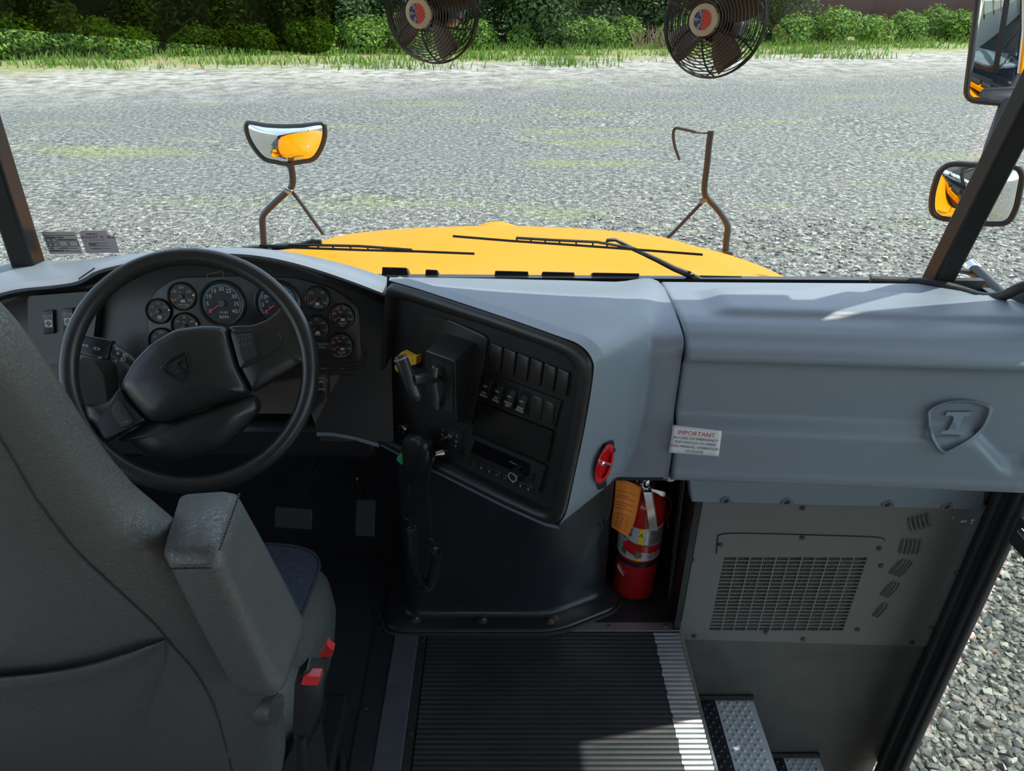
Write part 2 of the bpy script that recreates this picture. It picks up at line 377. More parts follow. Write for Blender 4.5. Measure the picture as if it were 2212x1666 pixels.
# ---------------------------------------------------------------- windshield and pillars
def wsp(x, z): return V((x, 1.585+.035*(1-(x/1.0)**2)-.085*(z-.9), z))
mb = MB(); mb.sheet([[wsp(-1.05+2.03*i/24, .885+j*1.0/8) for i in range(25)] for j in range(9)])
o = struct('window_1', mb, GLASS, recalc=False)
o = mb = MB(); mb.tube([wsp(-1.05+2.03*i/24, .845)+V((0, -.004, 0)) for i in range(25)], .011, 8); struct('trim_6', mb, RUB)
def beam(a, b_, w, dp, m, nm):
    a = V(a); b_ = V(b_); ax = (b_-a).normalized(); s = ax.cross(V((0, 1, 0))).normalized(); q = s.cross(ax)
    mb = MB(); mb.loft([[c+s*w*i/2+q*dp*j/2 for i, j in ((-1, -1), (1, -1), (1, 1), (-1, 1))] for c in (a, b_)]); return mb
PA = P(2008, 640, y=1.53); PB = P(2250, 160, y=1.455)
PT = PA+(PB-PA)*((1.90-PA.z)/(PB.z-PA.z))
mb = beam(PA, PT, .048, .05, None, ''); struct('trim_7', mb, mat('pillar_black', (.014, .0135, .014), .45, spec=.3, bump=.3, bscale=200), bevel=.006)
QA = P(68, 590, y=1.55); QB = P(-38, 260, y=1.51); QT = QA+(QB-QA)*((1.90-QA.z)/(QB.z-QA.z))
mb = beam(QA, QT, .05, .05, None, ''); struct('trim_8', mb, MT['pillar_black'], bevel=.006)
# corner glass left and right
mb = MB(); mb.sheet([[PA+V((.02, 0, -.02)), V((XR+.01, 1.41, .9))], [PT+V((.02, 0, 0)), V((XR+.01, 1.41, 1.9))]]); struct('window_2', mb, GLASS, recalc=False)
mb = MB(); mb.sheet([[QA+V((-.02, 0, -.02)), V((XL-.02, 1.34, .9))], [QT+V((-.02, 0, 0)), V((XL-.02, 1.34, 1.9))]]); struct('window_3', mb, GLASS, recalc=False)
mb = MB(); mb.sheet([[V((XL-.01, .32, .72)), V((XL-.01, 1.26, .72))], [V((XL-.01, .32, 1.66)), V((XL-.01, 1.26, 1.66))]]); struct('window_4', mb, GLASS, recalc=False)
# rubber sill curve at the right end of the dash
mb = MB(); mb.tube(spline([P(1880, 606, y=1.55), P(1950, 609, y=1.53), P(2020, 614, y=1.50), P(2075, 628, y=1.47), P(2120, 642, y=1.43), P(2165, 640, y=1.38), P(2230, 618, y=1.355), V((1.15, 1.33, .945)), V((1.165, 1.325, 1.0))], 6), .011, 10)
struct('trim_9', mb, RUB)
mb = MB(); mb.loft([[P(2085, 640, y=1.5), P(2125, 652, y=1.44), P(2170, 650, y=1.40), P(2240, 628, y=1.37), P(2240, 700, y=1.36), P(2100, 700, y=1.4)], [p+V((0, .02, 0)) for p in (P(2085, 640, y=1.5), P(2125, 652, y=1.44), P(2170, 650, y=1.40), P(2240, 628, y=1.37), P(2240, 700, y=1.36), P(2100, 700, y=1.4))]]); struct('trim_10', mb, PAINTB)

# ---------------------------------------------------------------- entrance door
t = thing('door_1', 'black framed entrance door with tall glass panes at the right edge', 'door', (1.14, .8, -.9)); t['kind'] = 'structure'
DM = mat('door_frame_dark', (.035, .032, .032), .42, bump=.25, bscale=200, var=.2, vscale=12)
mb = boxes([(1.128, 1.145, 1.222, 1.262, -.90, 1.86), (1.128, 1.165, .30, .34, -.90, 1.86), (1.128, 1.165, .34, 1.222, .425, .50), (1.128, 1.165, .34, 1.215, 1.84, 1.88), (1.128, 1.165, .34, 1.215, -.90, -.82), (1.130, 1.163, .86, .93, -.82, 1.80)])
part('door_frame', mb, DM, t, bevel=.005)
mb = boxes([(1.122, 1.150, 1.264, 1.310, -.9, 1.86)]); mb.tube([V((1.128, 1.245, -.9)), V((1.128, 1.245, 1.86))], .010, 10); mb.tube([V((1.123, 1.29, -.9)), V((1.123, 1.29, 1.86))], .009, 10)
part('rubber_seal', mb, RUB, t)
mb = boxes([(1.145, 1.149, .34, 1.215, -.82, .425), (1.145, 1.149, .34, 1.215, .50, 1.84)]); part('door_glass', mb, GLASS, t)
mb = MB(); mb.tube([V((1.115, .40, .485)), V((1.115, 1.19, .485))], .008, 10); mb.tube([V((1.14, 1.18, .485)), V((1.115, 1.18, .485))], .006, 8); part('grab_rail', mb, STEEL, t)
struct('trim_11', boxes([(1.140, 1.168, 1.310, 1.335, -.90, .60)]), mat('rough_black_seam', (.02, .02, .021), .6, bump=1, bscale=160, bdist=.003), bevel=.012)

# ================================================================== PASSENGER SIDE DASH
t = thing('passenger_dash_panel', 'wide grey moulded dash panel with embossed shield emblem and white warning sticker', 'dash panel', (.75, 1.3, .6))
def sst(a, b_, x):
    x = max(0, min(1, (x-a)/(b_-a))); return x*x*(3-2*x)
ZG = [(.3, .742), (.90, .738), (.935, .730), (1.0, .672), (1.02, .666), (1.04, .672), (1.115, .728), (1.15, .733), (1.3, .733)]
def zg(x):
    for (a, p), (b_, q) in zip(ZG, ZG[1:]):
        if a <= x <= b_: return p+(q-p)*(x-a)/(b_-a)
    return ZG[-1][1]
cols = []
X0, X1 = .352, 1.165; NX = 130
for i in range(NX+1):
    x = X0+(X1-X0)*i/NX; s = -.045*(x-.345)/.8
    yb = 1.515 if x < .92 else 1.515-.55*(x-.92)
    le = .012*sst(.40, .46, x)*(1-sst(1.02, 1.10, x))   # raised tray on the top
    pr = [(yb, .90), (yb, .922), (yb-.012, .928), (min(yb-.03, 1.47+s), .929), (min(yb-.04, 1.455+s), .930), (1.440+s, .931+le), (1.40+s, .933+le), (1.34+s, .934+le), (1.325+s, .934+le*.9), (1.312+s, .934), (1.285+s, .931), (1.262+s, .922), (1.245+s, .911), (1.230+s, .904), (1.220+s, .897), (1.2165+s, .889), (1.219+s, .881), (1.230+s, .873), (1.238+s, .862)]
    z = .85; g = zg(x); zb = .600+max(0, x-1.08)*.75
    while z > zb+.03:
        k = sst(g+.012, g-.012, z)
        k = sst(0, 1, 1-(z-(g-.014))/.028)
        y = 1.238-.012*(.85-z)/.25-.027*k
        pr.append((y+s, z)); z -= .006 if abs(z-g) < .03 else .012
    pr += [(1.197+s, zb+.026), (1.203+s, zb+.010), (1.216+s, zb), (1.25+s, zb-.006), (1.345, zb-.006)]
    cols.append((x, pr))
L = max(len(p) for _, p in cols)
rows = []
for x, pr in cols:
    # resample to equal count by arc length
    pts = [V((x, a, b_)) for a, b_ in pr]; d = [0]
    for a, b_ in zip(pts, pts[1:]): d.append(d[-1]+(b_-a).length)
    out = []; n = 110; j = 0
    for k in range(n):
        u = d[-1]*k/(n-1)
        while j < len(d)-2 and d[j+1] < u: j += 1
        out.append(lerp(pts[j], pts[j+1], (u-d[j])/max(1e-9, d[j+1]-d[j])))
    rows.append(out)
def shrink(row, e, dx):
    c = V((row[0].x+dx, 1.40, .76)); return [V((p.x+dx, p.y+(c.y-p.y)*e, p.z+(c.z-p.z)*e)) for p in row]
rows = [shrink(rows[0], .16, -.003), shrink(rows[0], .035, -.0045), shrink(rows[0], .012, -.003)] + rows
mb = MB(); mb.sheet(rows)
part('panel', mb, GRAY, t, ang=70, recalc=True)
def yface(px, py, off=0, s0=1.222):   # point on the lower dash face
    p = P(px, py, y=s0)
    for _ in range(3):
        s = -.045*(p.x-.345)/.8; k = sst(0, 1, 1-(p.z-(zg(p.x)-.014))/.028); y = 1.238-.012*(.85-p.z)/.25-.027*k+s
        p = P(px, py, y=y-off)
    return p
def embl(l, o0, o1): return [[yface(a, b_, o0) for a, b_ in l], [yface(a, b_, o1) for a, b_ in l]]
sh_o = [(2004, 886), (2028, 872), (2060, 864), (2095, 864), (2125, 871), (2143, 880), (2137, 905), (2122, 930), (2098, 952), (2066, 970), (2037, 982), (2016, 958), (2006, 930), (2003, 905)]
def cen(l, k, c=(2068, 915)): return [(c[0]+(a-c[0])*k, c[1]+(b_-c[1])*k) for a, b_ in l]
so_ = [(p.x, p.y) for p in spline([V((a, b_, 0)) for a, b_ in sh_o], 3, True)]
mb = MB(); n = len(so_); rings = [[yface(a, b_, h) for a, b_ in cen(so_, k)] for k, h in ((1.04, -.003), (1.0, .004), (.95, .0125), (.91, .012), (.87, .003), (.84, -.001))]
mb.loft(rings, cap=False); em = part('shield_emblem', mb, GRAY, t, ang=60)
mb = MB()
pn = V((0, -1, 0)); pe = (V((0, yface(2068, 915).y-.0, 0)), V((0, -1, 0)))
PE = (yface(2068, 915, .004), V((-.056, -.998, -.03)).normalized())
gl = [[(2046, 890), (2099, 890), (2093, 899), (2083, 900), (2076, 907), (2068, 927), (2069, 932), (2086, 933), (2082, 939), (2030, 938), (2036, 931), (2046, 930), (2052, 924), (2060, 905), (2058, 899), (2041, 898)]]
mb.loft([[yface(a, b_, -.002) for a, b_ in gl[0]], [yface(a, b_, .006) for a, b_ in gl[0]]]); part('letter', mb, GRAY, em, bevel=.0015)
# warning sticker
ST = [(1455, 926), (1561, 935), (1552, 986), (1444, 978)]
PS_ = (yface(1500, 957, .0035), V((-.056, -.997, -.045)).normalized())
mb = MB()
def conf(mb, o):
    for p in mb.v:
        s = -.045*(p.x-.345)/.8; k = sst(0, 1, 1-(p.z-(zg(p.x)-.014))/.028); p.y = 1.238-.012*(.85-p.z)/.25-.027*k+s-o
    return mb
g4 = [P(a, b_, pl=PS_) for a, b_ in ST]
mb.sheet([[lerp(lerp(g4[0], g4[1], i/12), lerp(g4[3], g4[2], i/12), j/8) for i in range(13)] for j in range(9)]); conf(mb, .0012); stk = part('warning_sticker', mb, WHITEL, t, solid=.0006, label='white sticker headed IMPORTANT in red')
ex = (P(1561, 935, pl=PS_)-P(1455, 926, pl=PS_)).normalized(); ey = PS_[1].cross(ex).normalized()
if ey.z < 0: ey = -ey
mb = MB(); mb.text('IMPORTANT', P(1505, 940, pl=PS_)+PS_[1]*.001, ex, ey, .0135, .004); part('heading', conf(mb, .0022), mat('sticker_red', (.55, .03, .03), .5), stk)
mb = MB()
for i, s in enumerate(('IN CASE OF EMERGENCY', 'FLIP SWITCH TO OPEN', 'FOR MANUAL OPERATION', 'OF DOOR')):
    mb.text(s, P(1504-i*1.6, 950.5+i*8.4, pl=PS_)+PS_[1]*.001, ex, ey, .0080, .004)
part('lettering', conf(mb, .0022), mat('sticker_black', (.04, .04, .05), .5), stk)
# lower fascia strip with four clips
PF = (V((.8, 1.335, .5)), V((.02, -1, 0)).normalized())
fs = [(1488, 1036), (2132, 1050), (2124, 1103), (2060, 1101), (2058, 1092), (2036, 1091), (2032, 1100), (1930, 1098), (1928, 1088), (1906, 1086), (1900, 1096), (1712, 1091), (1709, 1082), (1690, 1081), (1682, 1090), (1580, 1087), (1577, 1079), (1558, 1078), (1553, 1087), (1494, 1085)]
mb = MB(); mb.slab(pp(fs, PF), PF[1], -.03, .0); fsc = part('lower_fascia', mb, GRAY, t, bevel=.003)
for a, b_ in ((1568, 1078), (1700, 1081), (1917, 1086), (2047, 1091)):
    c = P(a, b_, pl=PF); mb = MB(); mb.lathe(c+V((0, .012, -.004)), (0, -1, 0), [(.013, 0), (.013, .012), (.011, .014), (.007, .014), (.007, .007), (0, .007)], 18)
    cl = part('clip', mb, mat('gray_clip', (.13, .14, .155), .5), fsc)
mb = MB(); mb.lathe(P(1446, 1028, y=1.245), (0, 0, -1), [(.014, -.012), (.016, 0), (.013, .006), (.0, .008)], 18); part('bumper_button', mb, mat('pale_rubber', (.5, .45, .42), .5), t)

# ================================================================== VENT PANEL BELOW
t = thing('heater_panel', 'grey steel panel with rectangular grille and slanted louvers beside the steps', 'vent panel', (.8, 1.365, -.08))
PY = (V((0, 1.362, 0)), V((0, -1, 0)))
def q(l): return [P(a, b_, y=1.362) for a, b_ in l]
outer = [(1507, 1075), (2128, 1092), (2002, 1397), (1476, 1381)]; hole = [(1567, 1200), (1873, 1209), (1819, 1366), (1531, 1360)]
# panel as a ring of quads around the hole
O = q(outer); H = q(hole)
H = [V((H[3].x*.5+H[0].x*.5, 1.362, (H[0].z+H[1].z)/2)), V(((H[1].x+H[2].x)/2, 1.362, (H[0].z+H[1].z)/2)), V(((H[1].x+H[2].x)/2, 1.362, (H[2].z+H[3].z)/2)), V(((H[3].x+H[0].x)/2, 1.362, (H[2].z+H[3].z)/2))]
O[0].x = O[3].x = (O[0].x+O[3].x)/2; O[1].x = O[2].x = 1.166
mb = MB(); F = lambda l, h: [p+V((0, h, 0)) for p in l]
mb.loft([F(H, .008), F(H, 0), F(O, 0), F(O, .008)], cap=False); part('panel_sheet', mb, PANEL, t, bevel=.001)
x0, x1, z1, z0 = H[0].x, H[1].x, H[0].z, H[2].z
mb = MB()
for k in range(1, 11): mb.box((x0+(x1-x0)*k/11, 1.364, (z0+z1)/2), (.0014, .0015, (z1-z0)/2))
for k in range(1, 21): mb.box(((x0+x1)/2, 1.3645, z0+(z1-z0)*k/21), ((x1-x0)/2, .0015, .0013))
part('grille', mb, mat('grille_steel', (.22, .21, .195), .4, metal=.2), t, flat=True)
mb = MB()
for k in range(60): mb.box((x0+(x1-x0)*.84*k/60+.006, 1.3705, z0+(z1-z0)*.63), (.0012, .0015, (z1-z0)*.37))
part('radiator_fins', mb, mat('dusty_core', (.16, .13, .115), .8, var=.4, vscale=50, bump=.5, bscale=120), t)
cv = [(1550, 1188), (1548, 1160), (1558, 1152), (1900, 1161), (1912, 1172)]
mb = MB(); mb.tube(spline([P(a, b_, y=1.361) for a, b_ in ((1548, 1196), (1550, 1170), (1560, 1154), (1640, 1153), (1780, 1157), (1895, 1161), (1911, 1168))], 3), .0016, 6); part('cover_seam', mb, RUB, t)
for a, b_ in ((1734, 1098), (1733, 1162), (1556, 1177), (1899, 1185), (1495, 1210), (1903, 1222), (2067, 1237), (1467, 1348), (1655, 1366), (1852, 1360), (2011, 1356), (1500, 1374), (1735, 1381), (1969, 1387)):
    screw('screw', P(a, b_, y=1.361), (0, -1, 0), .0065, BOLT, t, .004)
LG = [((1962, 1117), (1970, 1150), 5, (9.6, -2.6)), ((1953, 1163), (1943, 1197), 5, (9.0, .4)), ((1953, 1207), (1920, 1240), 4, (6.3, 2.1)), ((1932, 1255), (1902, 1287), 3, (6.2, 2.0)), ((1912, 1302), (1885, 1332), 2, (7, 2.0))]
LM = mat('louver_shadow_gap', (.03, .03, .03), .6)
for g0, g1, n, st in LG:
    for k in range(n):
        a = P(g0[0]+st[0]*k, g0[1]+st[1]*k, y=1.361); b_ = P(g1[0]+st[0]*k, g1[1]+st[1]*k, y=1.361)
        mb = MB(); w = V((.0042, 0, 0)); rr = []
        for j in range(9):
            f = j/8; h = .008*math.sqrt(max(0, 1-(2*f-1)**4)); c = lerp(a, b_, f); ww = .0042*math.sqrt(max(.02, 1-(2*f-1)**6))
            rr.append([c+V((-ww, 0, 0)), c+V((-ww*.5, -h, 0)), c+V((ww*.9, -h*.75, 0)), c+V((ww, 0, 0))])
        mb.loft(rr, closed=True); part('louver', mb, PANEL, t, ang=50)
# chipped paint marks
for a, b_, r in ((2057, 1119, 3), (2079, 1127, 5), (2086, 1126, 4), (2101, 1124, 4), (2099, 1130, 3)):
    mb = MB(); c = P(a, b_, y=1.3612); mb.slab([c+V((cos(k*.9)*r*.0011*random.uniform(.6, 1.2), 0, sin(k*.9)*r*.0009*random.uniform(.5, 1.2))) for k in range(7)], (0, -1, 0), 0, .0004)
    part('paint_chip', mb, WHITEL, t)
struct('trim_12', boxes([(.455, .470, 1.345, 1.645, 0, .60)]), mat('recess_black', (.012, .012, .013), .3))

# ================================================================== CENTRE CONSOLE
nC = V((-.639, -.769, 0)).normalized(); PC = (V((.135, 1.08, .96)), nC)
exC = V((.769, -.639, 0)).normalized()
t = thing('center_console', 'angled black control console in grey surround with gear lever, switches and radio', 'console', (0, 1.25, .5))
O = [(840, 606), (903, 624), (1080, 682), (1200, 724), (1252, 745), (1279, 776), (1281, 815), (1264, 920), (1241, 1030), (1224, 1105), (1208, 1133), (1178, 1128), (1090, 1090), (1000, 1045), (900, 995), (860, 977), (818, 955)]
I = [(843, 640), (900, 656), (1065, 709), (1178, 750), (1222, 769), (1243, 795), (1244, 825), (1229, 920), (1207, 1030), (1193, 1093), (1180, 1106), (1160, 1101), (1085, 1066), (1000, 1024), (905, 975), (865, 957), (826, 938)]
Or = rnd(pp(O, PC), .02, 3); Ir = rnd(pp(I, PC), .02, 3)
def off(r, h): return [p+nC*h for p in r]
def mixr(a, b_, k): return [lerp(p, q_, k) for p, q_ in zip(a, b_)]
mb = MB(); mb.loft([off(Or, -.010), off(Or, -.004), off(mixr(Or, Ir, .10), .004), off(mixr(Or, Ir, .35), .010), off(mixr(Or, Ir, .7), .008), off(Ir, .0), off(Ir, -.018)], cap=False); mb.add(off(Ir, -.018), [tuple(range(len(Ir)))])
part('console_bezel', mb, BLACK, t, ang=80)
# grey surround
A3 = [P(a, b_, pl=PC) for a, b_ in O[:11]]
B3 = [P(842, 599, y=1.53), P(960, 600, y=1.53), P(1100, 603, y=1.53), P(1220, 606, y=1.53), P(1330, 609, y=1.53), V((.343, 1.515, .925)), V((.343, 1.262, .922)), V((.343, 1.236, .868)), V((.343, 1.236, .76)), V((.343, 1.212, .70)), V((.343, 1.208, .608))]
C3 = [lerp(a, b_, .85) for a, b_ in zip(A3[:4], B3[:4])] + [P(1338, 655, z=.94), P(1400, 683, z=.936), P(1400, 745, y=1.236), P(1394, 830, y=1.238), P(1372, 940, y=1.236), P(1352, 1000, y=1.226), P(1330, 1035, y=1.222)]
rows = [A3, [lerp(a, c, .07) for i, (a, c) in enumerate(zip(A3, C3))]]
rows += [[lerp(a, c, .5) for a, c in zip(A3, C3)], [lerp(a, c, .85) for a, c in zip(A3, C3)], C3, [lerp(a, c, .35) for a, c in zip(C3, B3)], [lerp(a, c, .9) for a, c in zip(C3, B3)], B3, [p+V((0, .03, -.02)) if i < 6 else p+V((0, .03, 0)) for i, p in enumerate(B3)]]
rows = [spline(r, 5) for r in rows]
rows = list(map(list, zip(*[spline(c, 4) for c in map(list, zip(*rows))])))
rows = [off(rows[0], -.03)]+rows
mb = MB(); mb.sheet(rows); part('surround', mb, GRAY, t, ang=75)
# underside of the surround
mb = MB(); lastA = P(1208, 1133, pl=PC); under = [off([lastA], 0)[0], P(1330, 1035, y=1.222), V((.343, 1.208, .608)), V((.343, 1.5, .60)), V((-.25, 1.5, .58)), P(818, 955, pl=PC)]
mb.slab(under, (0, 0, 1), -.004, .004); part('underside', mb, PAINTB, t)
mb = MB()
lt = [P(a, b_, pl=PC) for a, b_ in ((818, 955), (860, 977), (900, 995), (1000, 1045), (1090, 1090), (1178, 1129), (1208, 1136))]
mb.sheet([off(lt, .002), off([p+V((0, 0, -.009)) for p in lt], .0), off([p+V((0, 0, -.016)) for p in lt], -.03)]); part('lower_edge', mb, GRAY, t)
hb = -.018
# recessed bay and frame around the gear selector
def cq(l, h0, h1, r=0, inset=0): return MB().slab(pp(l, PC), nC, h0, h1, r, inset)
part('pocket', cq([(905, 682), (955, 695), (945, 740), (925, 800), (918, 880), (880, 800), (885, 720)], hb, hb+.003, .01), mat('brown_black_plastic', (.03, .026, .024), .4), t)
fr = [(958, 700), (1038, 738), (1005, 922), (915, 880)]
part('selector_frame', cq([(955, 693), (1044, 733), (1010, 928), (912, 890), (917, 760)], hb, hb+.006, .015, .003), BLACK, t, bevel=.001)
# gear selector housing
fr = [(919, 757), (983, 780), (986, 912), (921, 893)]; bk = [(964, 716), (1034, 740), (1001, 915), (945, 900)]
def offp(px, h):  # point at height h above the plane seen at pixel
    return P(px[0], px[1], pl=(PC[0]+nC*h, nC))
mb = MB(); f_ = [offp(p, .075) for p in fr]; b_ = [offp(p, hb) for p in bk]
mb.loft([rnd(b_, .006), rnd([lerp(q_, p, .8) for p, q_ in zip(f_, b_)], .006), rnd(f_, .005)]); sel = part('gear_selector', mb, SATIN, t, bevel=.002, ang=50)
FP = (PC[0]+nC*.075, nC)
def fq(l, h0, h1, r=0, inset=0): return MB().slab(pp(l, FP), nC, h0, h1, r, inset)
part('gate_plate', fq([(933, 776), (977, 790), (979, 890), (934, 875)], 0, .002, .004), mat('gate_black', (.02, .02, .021), .5), sel)
part('gate_slot', fq([(947, 785), (961, 790), (962, 876), (946, 868)], .002, .0032, .003), mat('slot_black', (.004, .004, .004), .7), sel)
mb = MB(); mb.text('R', P(939, 793, pl=FP)+nC*.003, exC, V((0, 0, 1)), .009, .01); part('lettering', mb, INK, sel)
mb = MB(); mb.tube(spline([P(949, 880, pl=FP)+nC*.006, P(957, 850, pl=FP)+nC*.016, P(956, 820, pl=FP)+nC*.02, P(952, 790, pl=FP)+nC*.012], 5), .004, 8); part('slot_guard', mb, mat('grey_guard', (.08, .075, .07), .35), sel)
gA = offp((864, 770), .145); gB = offp((901, 862), .145)
mb = MB(); ax = (gB-gA); Lg = ax.length; mb.lathe(gA, ax, [(.001, -.002), (.011, -.001), (.0125, .004), (.0125, Lg-.01), (.0115, Lg), (.009, Lg+.003), (.0, Lg+.003)], 20); lev = part('shift_lever', mb, SATIN, t)
mb = MB(); mb.tube([offp((893, 822), .145), offp((918, 818), .12), offp((935, 822), .10), offp((955, 815), .07)], [.010, .010, .007, .005], 12); part('lever_neck', mb, SATIN, lev)
mb = MB(); mb.lathe(gA+ax*.035, ax, [(.013, 0), (.0131, .002), (.013, .003)], 20); part('lever_ring', mb, mat('grey_ring', (.2, .22, .25), .3), lev)
# yellow parking brake knob behind the grip
ky = offp((878, 779), .03)
mb = MB(); mb.slab([offp(p, .05) for p in ((850, 778), (868, 760), (874, 764), (890, 772), (899, 770), (899, 787), (884, 791), (862, 782), (856, 787))], nC, -.014, 0, .002); mb.lathe(offp((895, 778), hb), nC, [(.008, 0), (.008, .05)], 14)
part('parking_brake_knob', mb, YKNOB, t, bevel=.0015, label='yellow push pull knob')
mb = MB(); mb.lathe(offp((905, 780), hb), nC, [(.015, 0), (.014, .008), (.009, .010), (.009, .016)], 18); part('knob_collar', mb, SATIN, t)
# blank switch covers, upper row
def quad(cx, cy, w, h, k=0): # image sheared rectangle
    return [(cx-w/2+k+5, cy-h/2-w*.19), (cx+w/2+k+5, cy-h/2+w*.19), (cx+w/2-k, cy+h/2+w*.19), (cx-w/2-k, cy+h/2-w*.19)]
for i in range(6):
    c = (1061+i*29.0, 776.5+i*11.1)
    part('switch_blank', cq([(c[0]-9.5, c[1]-30), (c[0]+14.5, c[1]-20), (c[0]+7, c[1]+31), (c[0]-16, c[1]+23)], hb, hb+.006, .002, .001), mat('blank_brown_black', (.034, .030, .028), .42, bump=.3, bscale=500, bdist=.0005), t)
part('switch_plate', cq([(1037, 808), (1203, 872), (1187, 935), (1024, 866)], hb, hb+.005, .003, .001), BLACK, t)
RT_ = [('ON', 'EXH', 'BRAKE'), ('ON', 'OFF', 'ROAD'), ('NO', 'STDNT', 'LEFT'), ('ON', 'PARK', 'REGEN')]
for i in range(6):
    c = (1046+i*26.2, 843+i*10.9)
    if i < 4:
        part('switch_bezel', cq([(c[0]-8, c[1]-27), (c[0]+13, c[1]-20), (c[0]+7, c[1]+28), (c[0]-13, c[1]+20)], hb+.005, hb+.007, .005), SATIN, t)
        mb = MB(); a = pp([(c[0]-4, c[1]-19), (c[0]+9, c[1]-14), (c[0]+4, c[1]+20), (c[0]-9, c[1]+14)], PC)
        mb.loft([off(a, hb+.005), [a[0]+nC*(hb+.010), a[1]+nC*(hb+.010), a[2]+nC*(hb+.016), a[3]+nC*(hb+.016)]]); rk = part('rocker_switch', mb, SATIN, t, bevel=.0015)
        pn_ = ((a[0]-a[3])+nC*-.006).normalized(); mb = MB()
        for s, (dx, dy), sz in ((RT_[i][0], (2, -8), .0065), (RT_[i][1], (-1, 6), .0062), (RT_[i][2], (-2, 12), .0062)):
            hh = hb+.010+.006*((dy+19)/36)+.0012
            mb.text(s, offp((c[0]+dx, c[1]+dy), hh), exC, pn_, sz, .006)
        part('lettering', mb, INK, rk)
    else: part('switch_blank', cq([(c[0]-7, c[1]-28), (c[0]+14, c[1]-19), (c[0]+8, c[1]+28), (c[0]-13, c[1]+19)], hb+.005, hb+.008, .006, .001), MT['blank_brown_black'], t)
part('storage_door', cq([(1022, 873), (1186, 938), (1173, 1005), (1012, 939)], hb, hb+.008, .003, .002), mat('door_smooth_black', (.020, .018, .017), .3), t)
# radio
rad = part('radio', cq([(1010, 940), (1172, 1012), (1156, 1071), (996, 995)], hb, hb+.010, .002, .002), BLACK, t)
RP = (PC[0]+nC*(hb+.010), nC)
def rq(l, h0, h1, r=0, inset=0): return MB().slab(pp(l, RP), nC, h0, h1, r, inset)
part('display', rq([(1024, 950), (1147, 1003), (1142, 1030), (1120, 1022), (1016, 976)], 0, .001, .002), mat('display_glass', (.006, .006, .007), .12), rad)
for i in range(9):
    a = (1002+i*17.0, 982.5+i*7.7); b2 = (a[0]+15.6, a[1]+7.0)
    part('preset_button', rq([a, b2, (b2[0]-4, b2[1]+15), (a[0]-4, a[1]+14)], 0, .003, .001, .0006), mat('button_black', (.03, .027, .025), .35), rad)
mb = MB()
for s, i in (('1', 1), ('2', 2), ('3', 3), ('<<', 4), ('>>', 5), ('4', 6), ('5', 7), ('6', 8)):
    a = (1008+i*17.0-.5, 994+i*7.7); mb.text(s, P(a[0], a[1], pl=RP)+nC*.0032, exC, V((0, 0, 1)), .0085 if len(s) == 1 else .006, .008)
mb.text('VOL/MENU', P(1110, 1000, pl=RP)+nC*.0012, exC, V((0, 0, 1)), .004)
part('lettering', mb, INK, rad)
for i in range(3): part('side_button', rq([(1015-i*3.5, 944+i*13), (1027-i*3.5, 949+i*13), (1024-i*3.5, 959+i*13), (1012-i*3.5, 954+i*13)], 0, .002, .001), MT['button_black'], rad)
mb = MB(); kc = P(1118, 1023, pl=RP); mb.lathe(kc, nC, [(.013, 0), (.0125, .012), (.0115, .015), (.010, .0165), (.009, .0155), (0, .0155)], 24); kn = part('volume_knob', mb, SATIN, rad)
mb = MB(); mb.lathe(kc, nC, [(.0105, .0160), (.0105, .0172), (.0088, .0172), (.0088, .0160)], 24, cap=False); part('knob_ring', mb, mat('light_ring', (.4, .42, .45), .3), kn)
part('usb_port', rq([(1150, 1022), (1156, 1025), (1152, 1043), (1146, 1040)], 0, .0018, .001), mat('slot_black', (.004,)*3), rad)
# key switch, toggle, microphone socket
mb = MB(); c = offp((872, 926), hb); mb.lathe(c, nC, [(.0125, 0), (.0125, .006), (.011, .008), (.008, .008), (.008, .005), (0, .005)], 24); ks = part('ignition_switch', mb, STEEL, t)
mb = MB(); mb.lathe(c+nC*.005, nC, [(.0075, 0), (.007, .002), (0, .002)], 20); mb.box(c+nC*.008, (.001, .0008, .004), (exC, nC, V((0, 0, 1)))); part('key_slot', mb, SATIN, ks)
part('toggle_plate', cq([(950, 925), (990, 938), (986, 968), (945, 955)], hb, hb+.002, .002), BLACK, t)
mb = MB(); c = offp((971, 943), hb+.002); mb.lathe(c, nC, [(.008, 0), (.008, .003), (.005, .004), (.004, .008), (0, .008)], 16); mb.tube([c, c+nC*.016-exC*.006], [.002, .0028], 10); part('toggle_switch', mb, STEEL, t)
for s, x, y0 in (('INT', 957, 929), ('EXT', 987, 943)):
    mb = MB()
    for j, ch in enumerate(s): mb.text(ch, offp((x-1.2*j, y0+11*j), hb+.0024), exC, V((0, 0, 1)), .0095, .01)
    part('lettering', mb, INK, t)
mb = MB(); c = offp((961, 977), hb); mb.lathe(c, nC, [(.011, 0), (.011, .008), (.009, .010), (.009, .020), (.0, .020)], 20); part('microphone_socket', mb, SATIN, t)
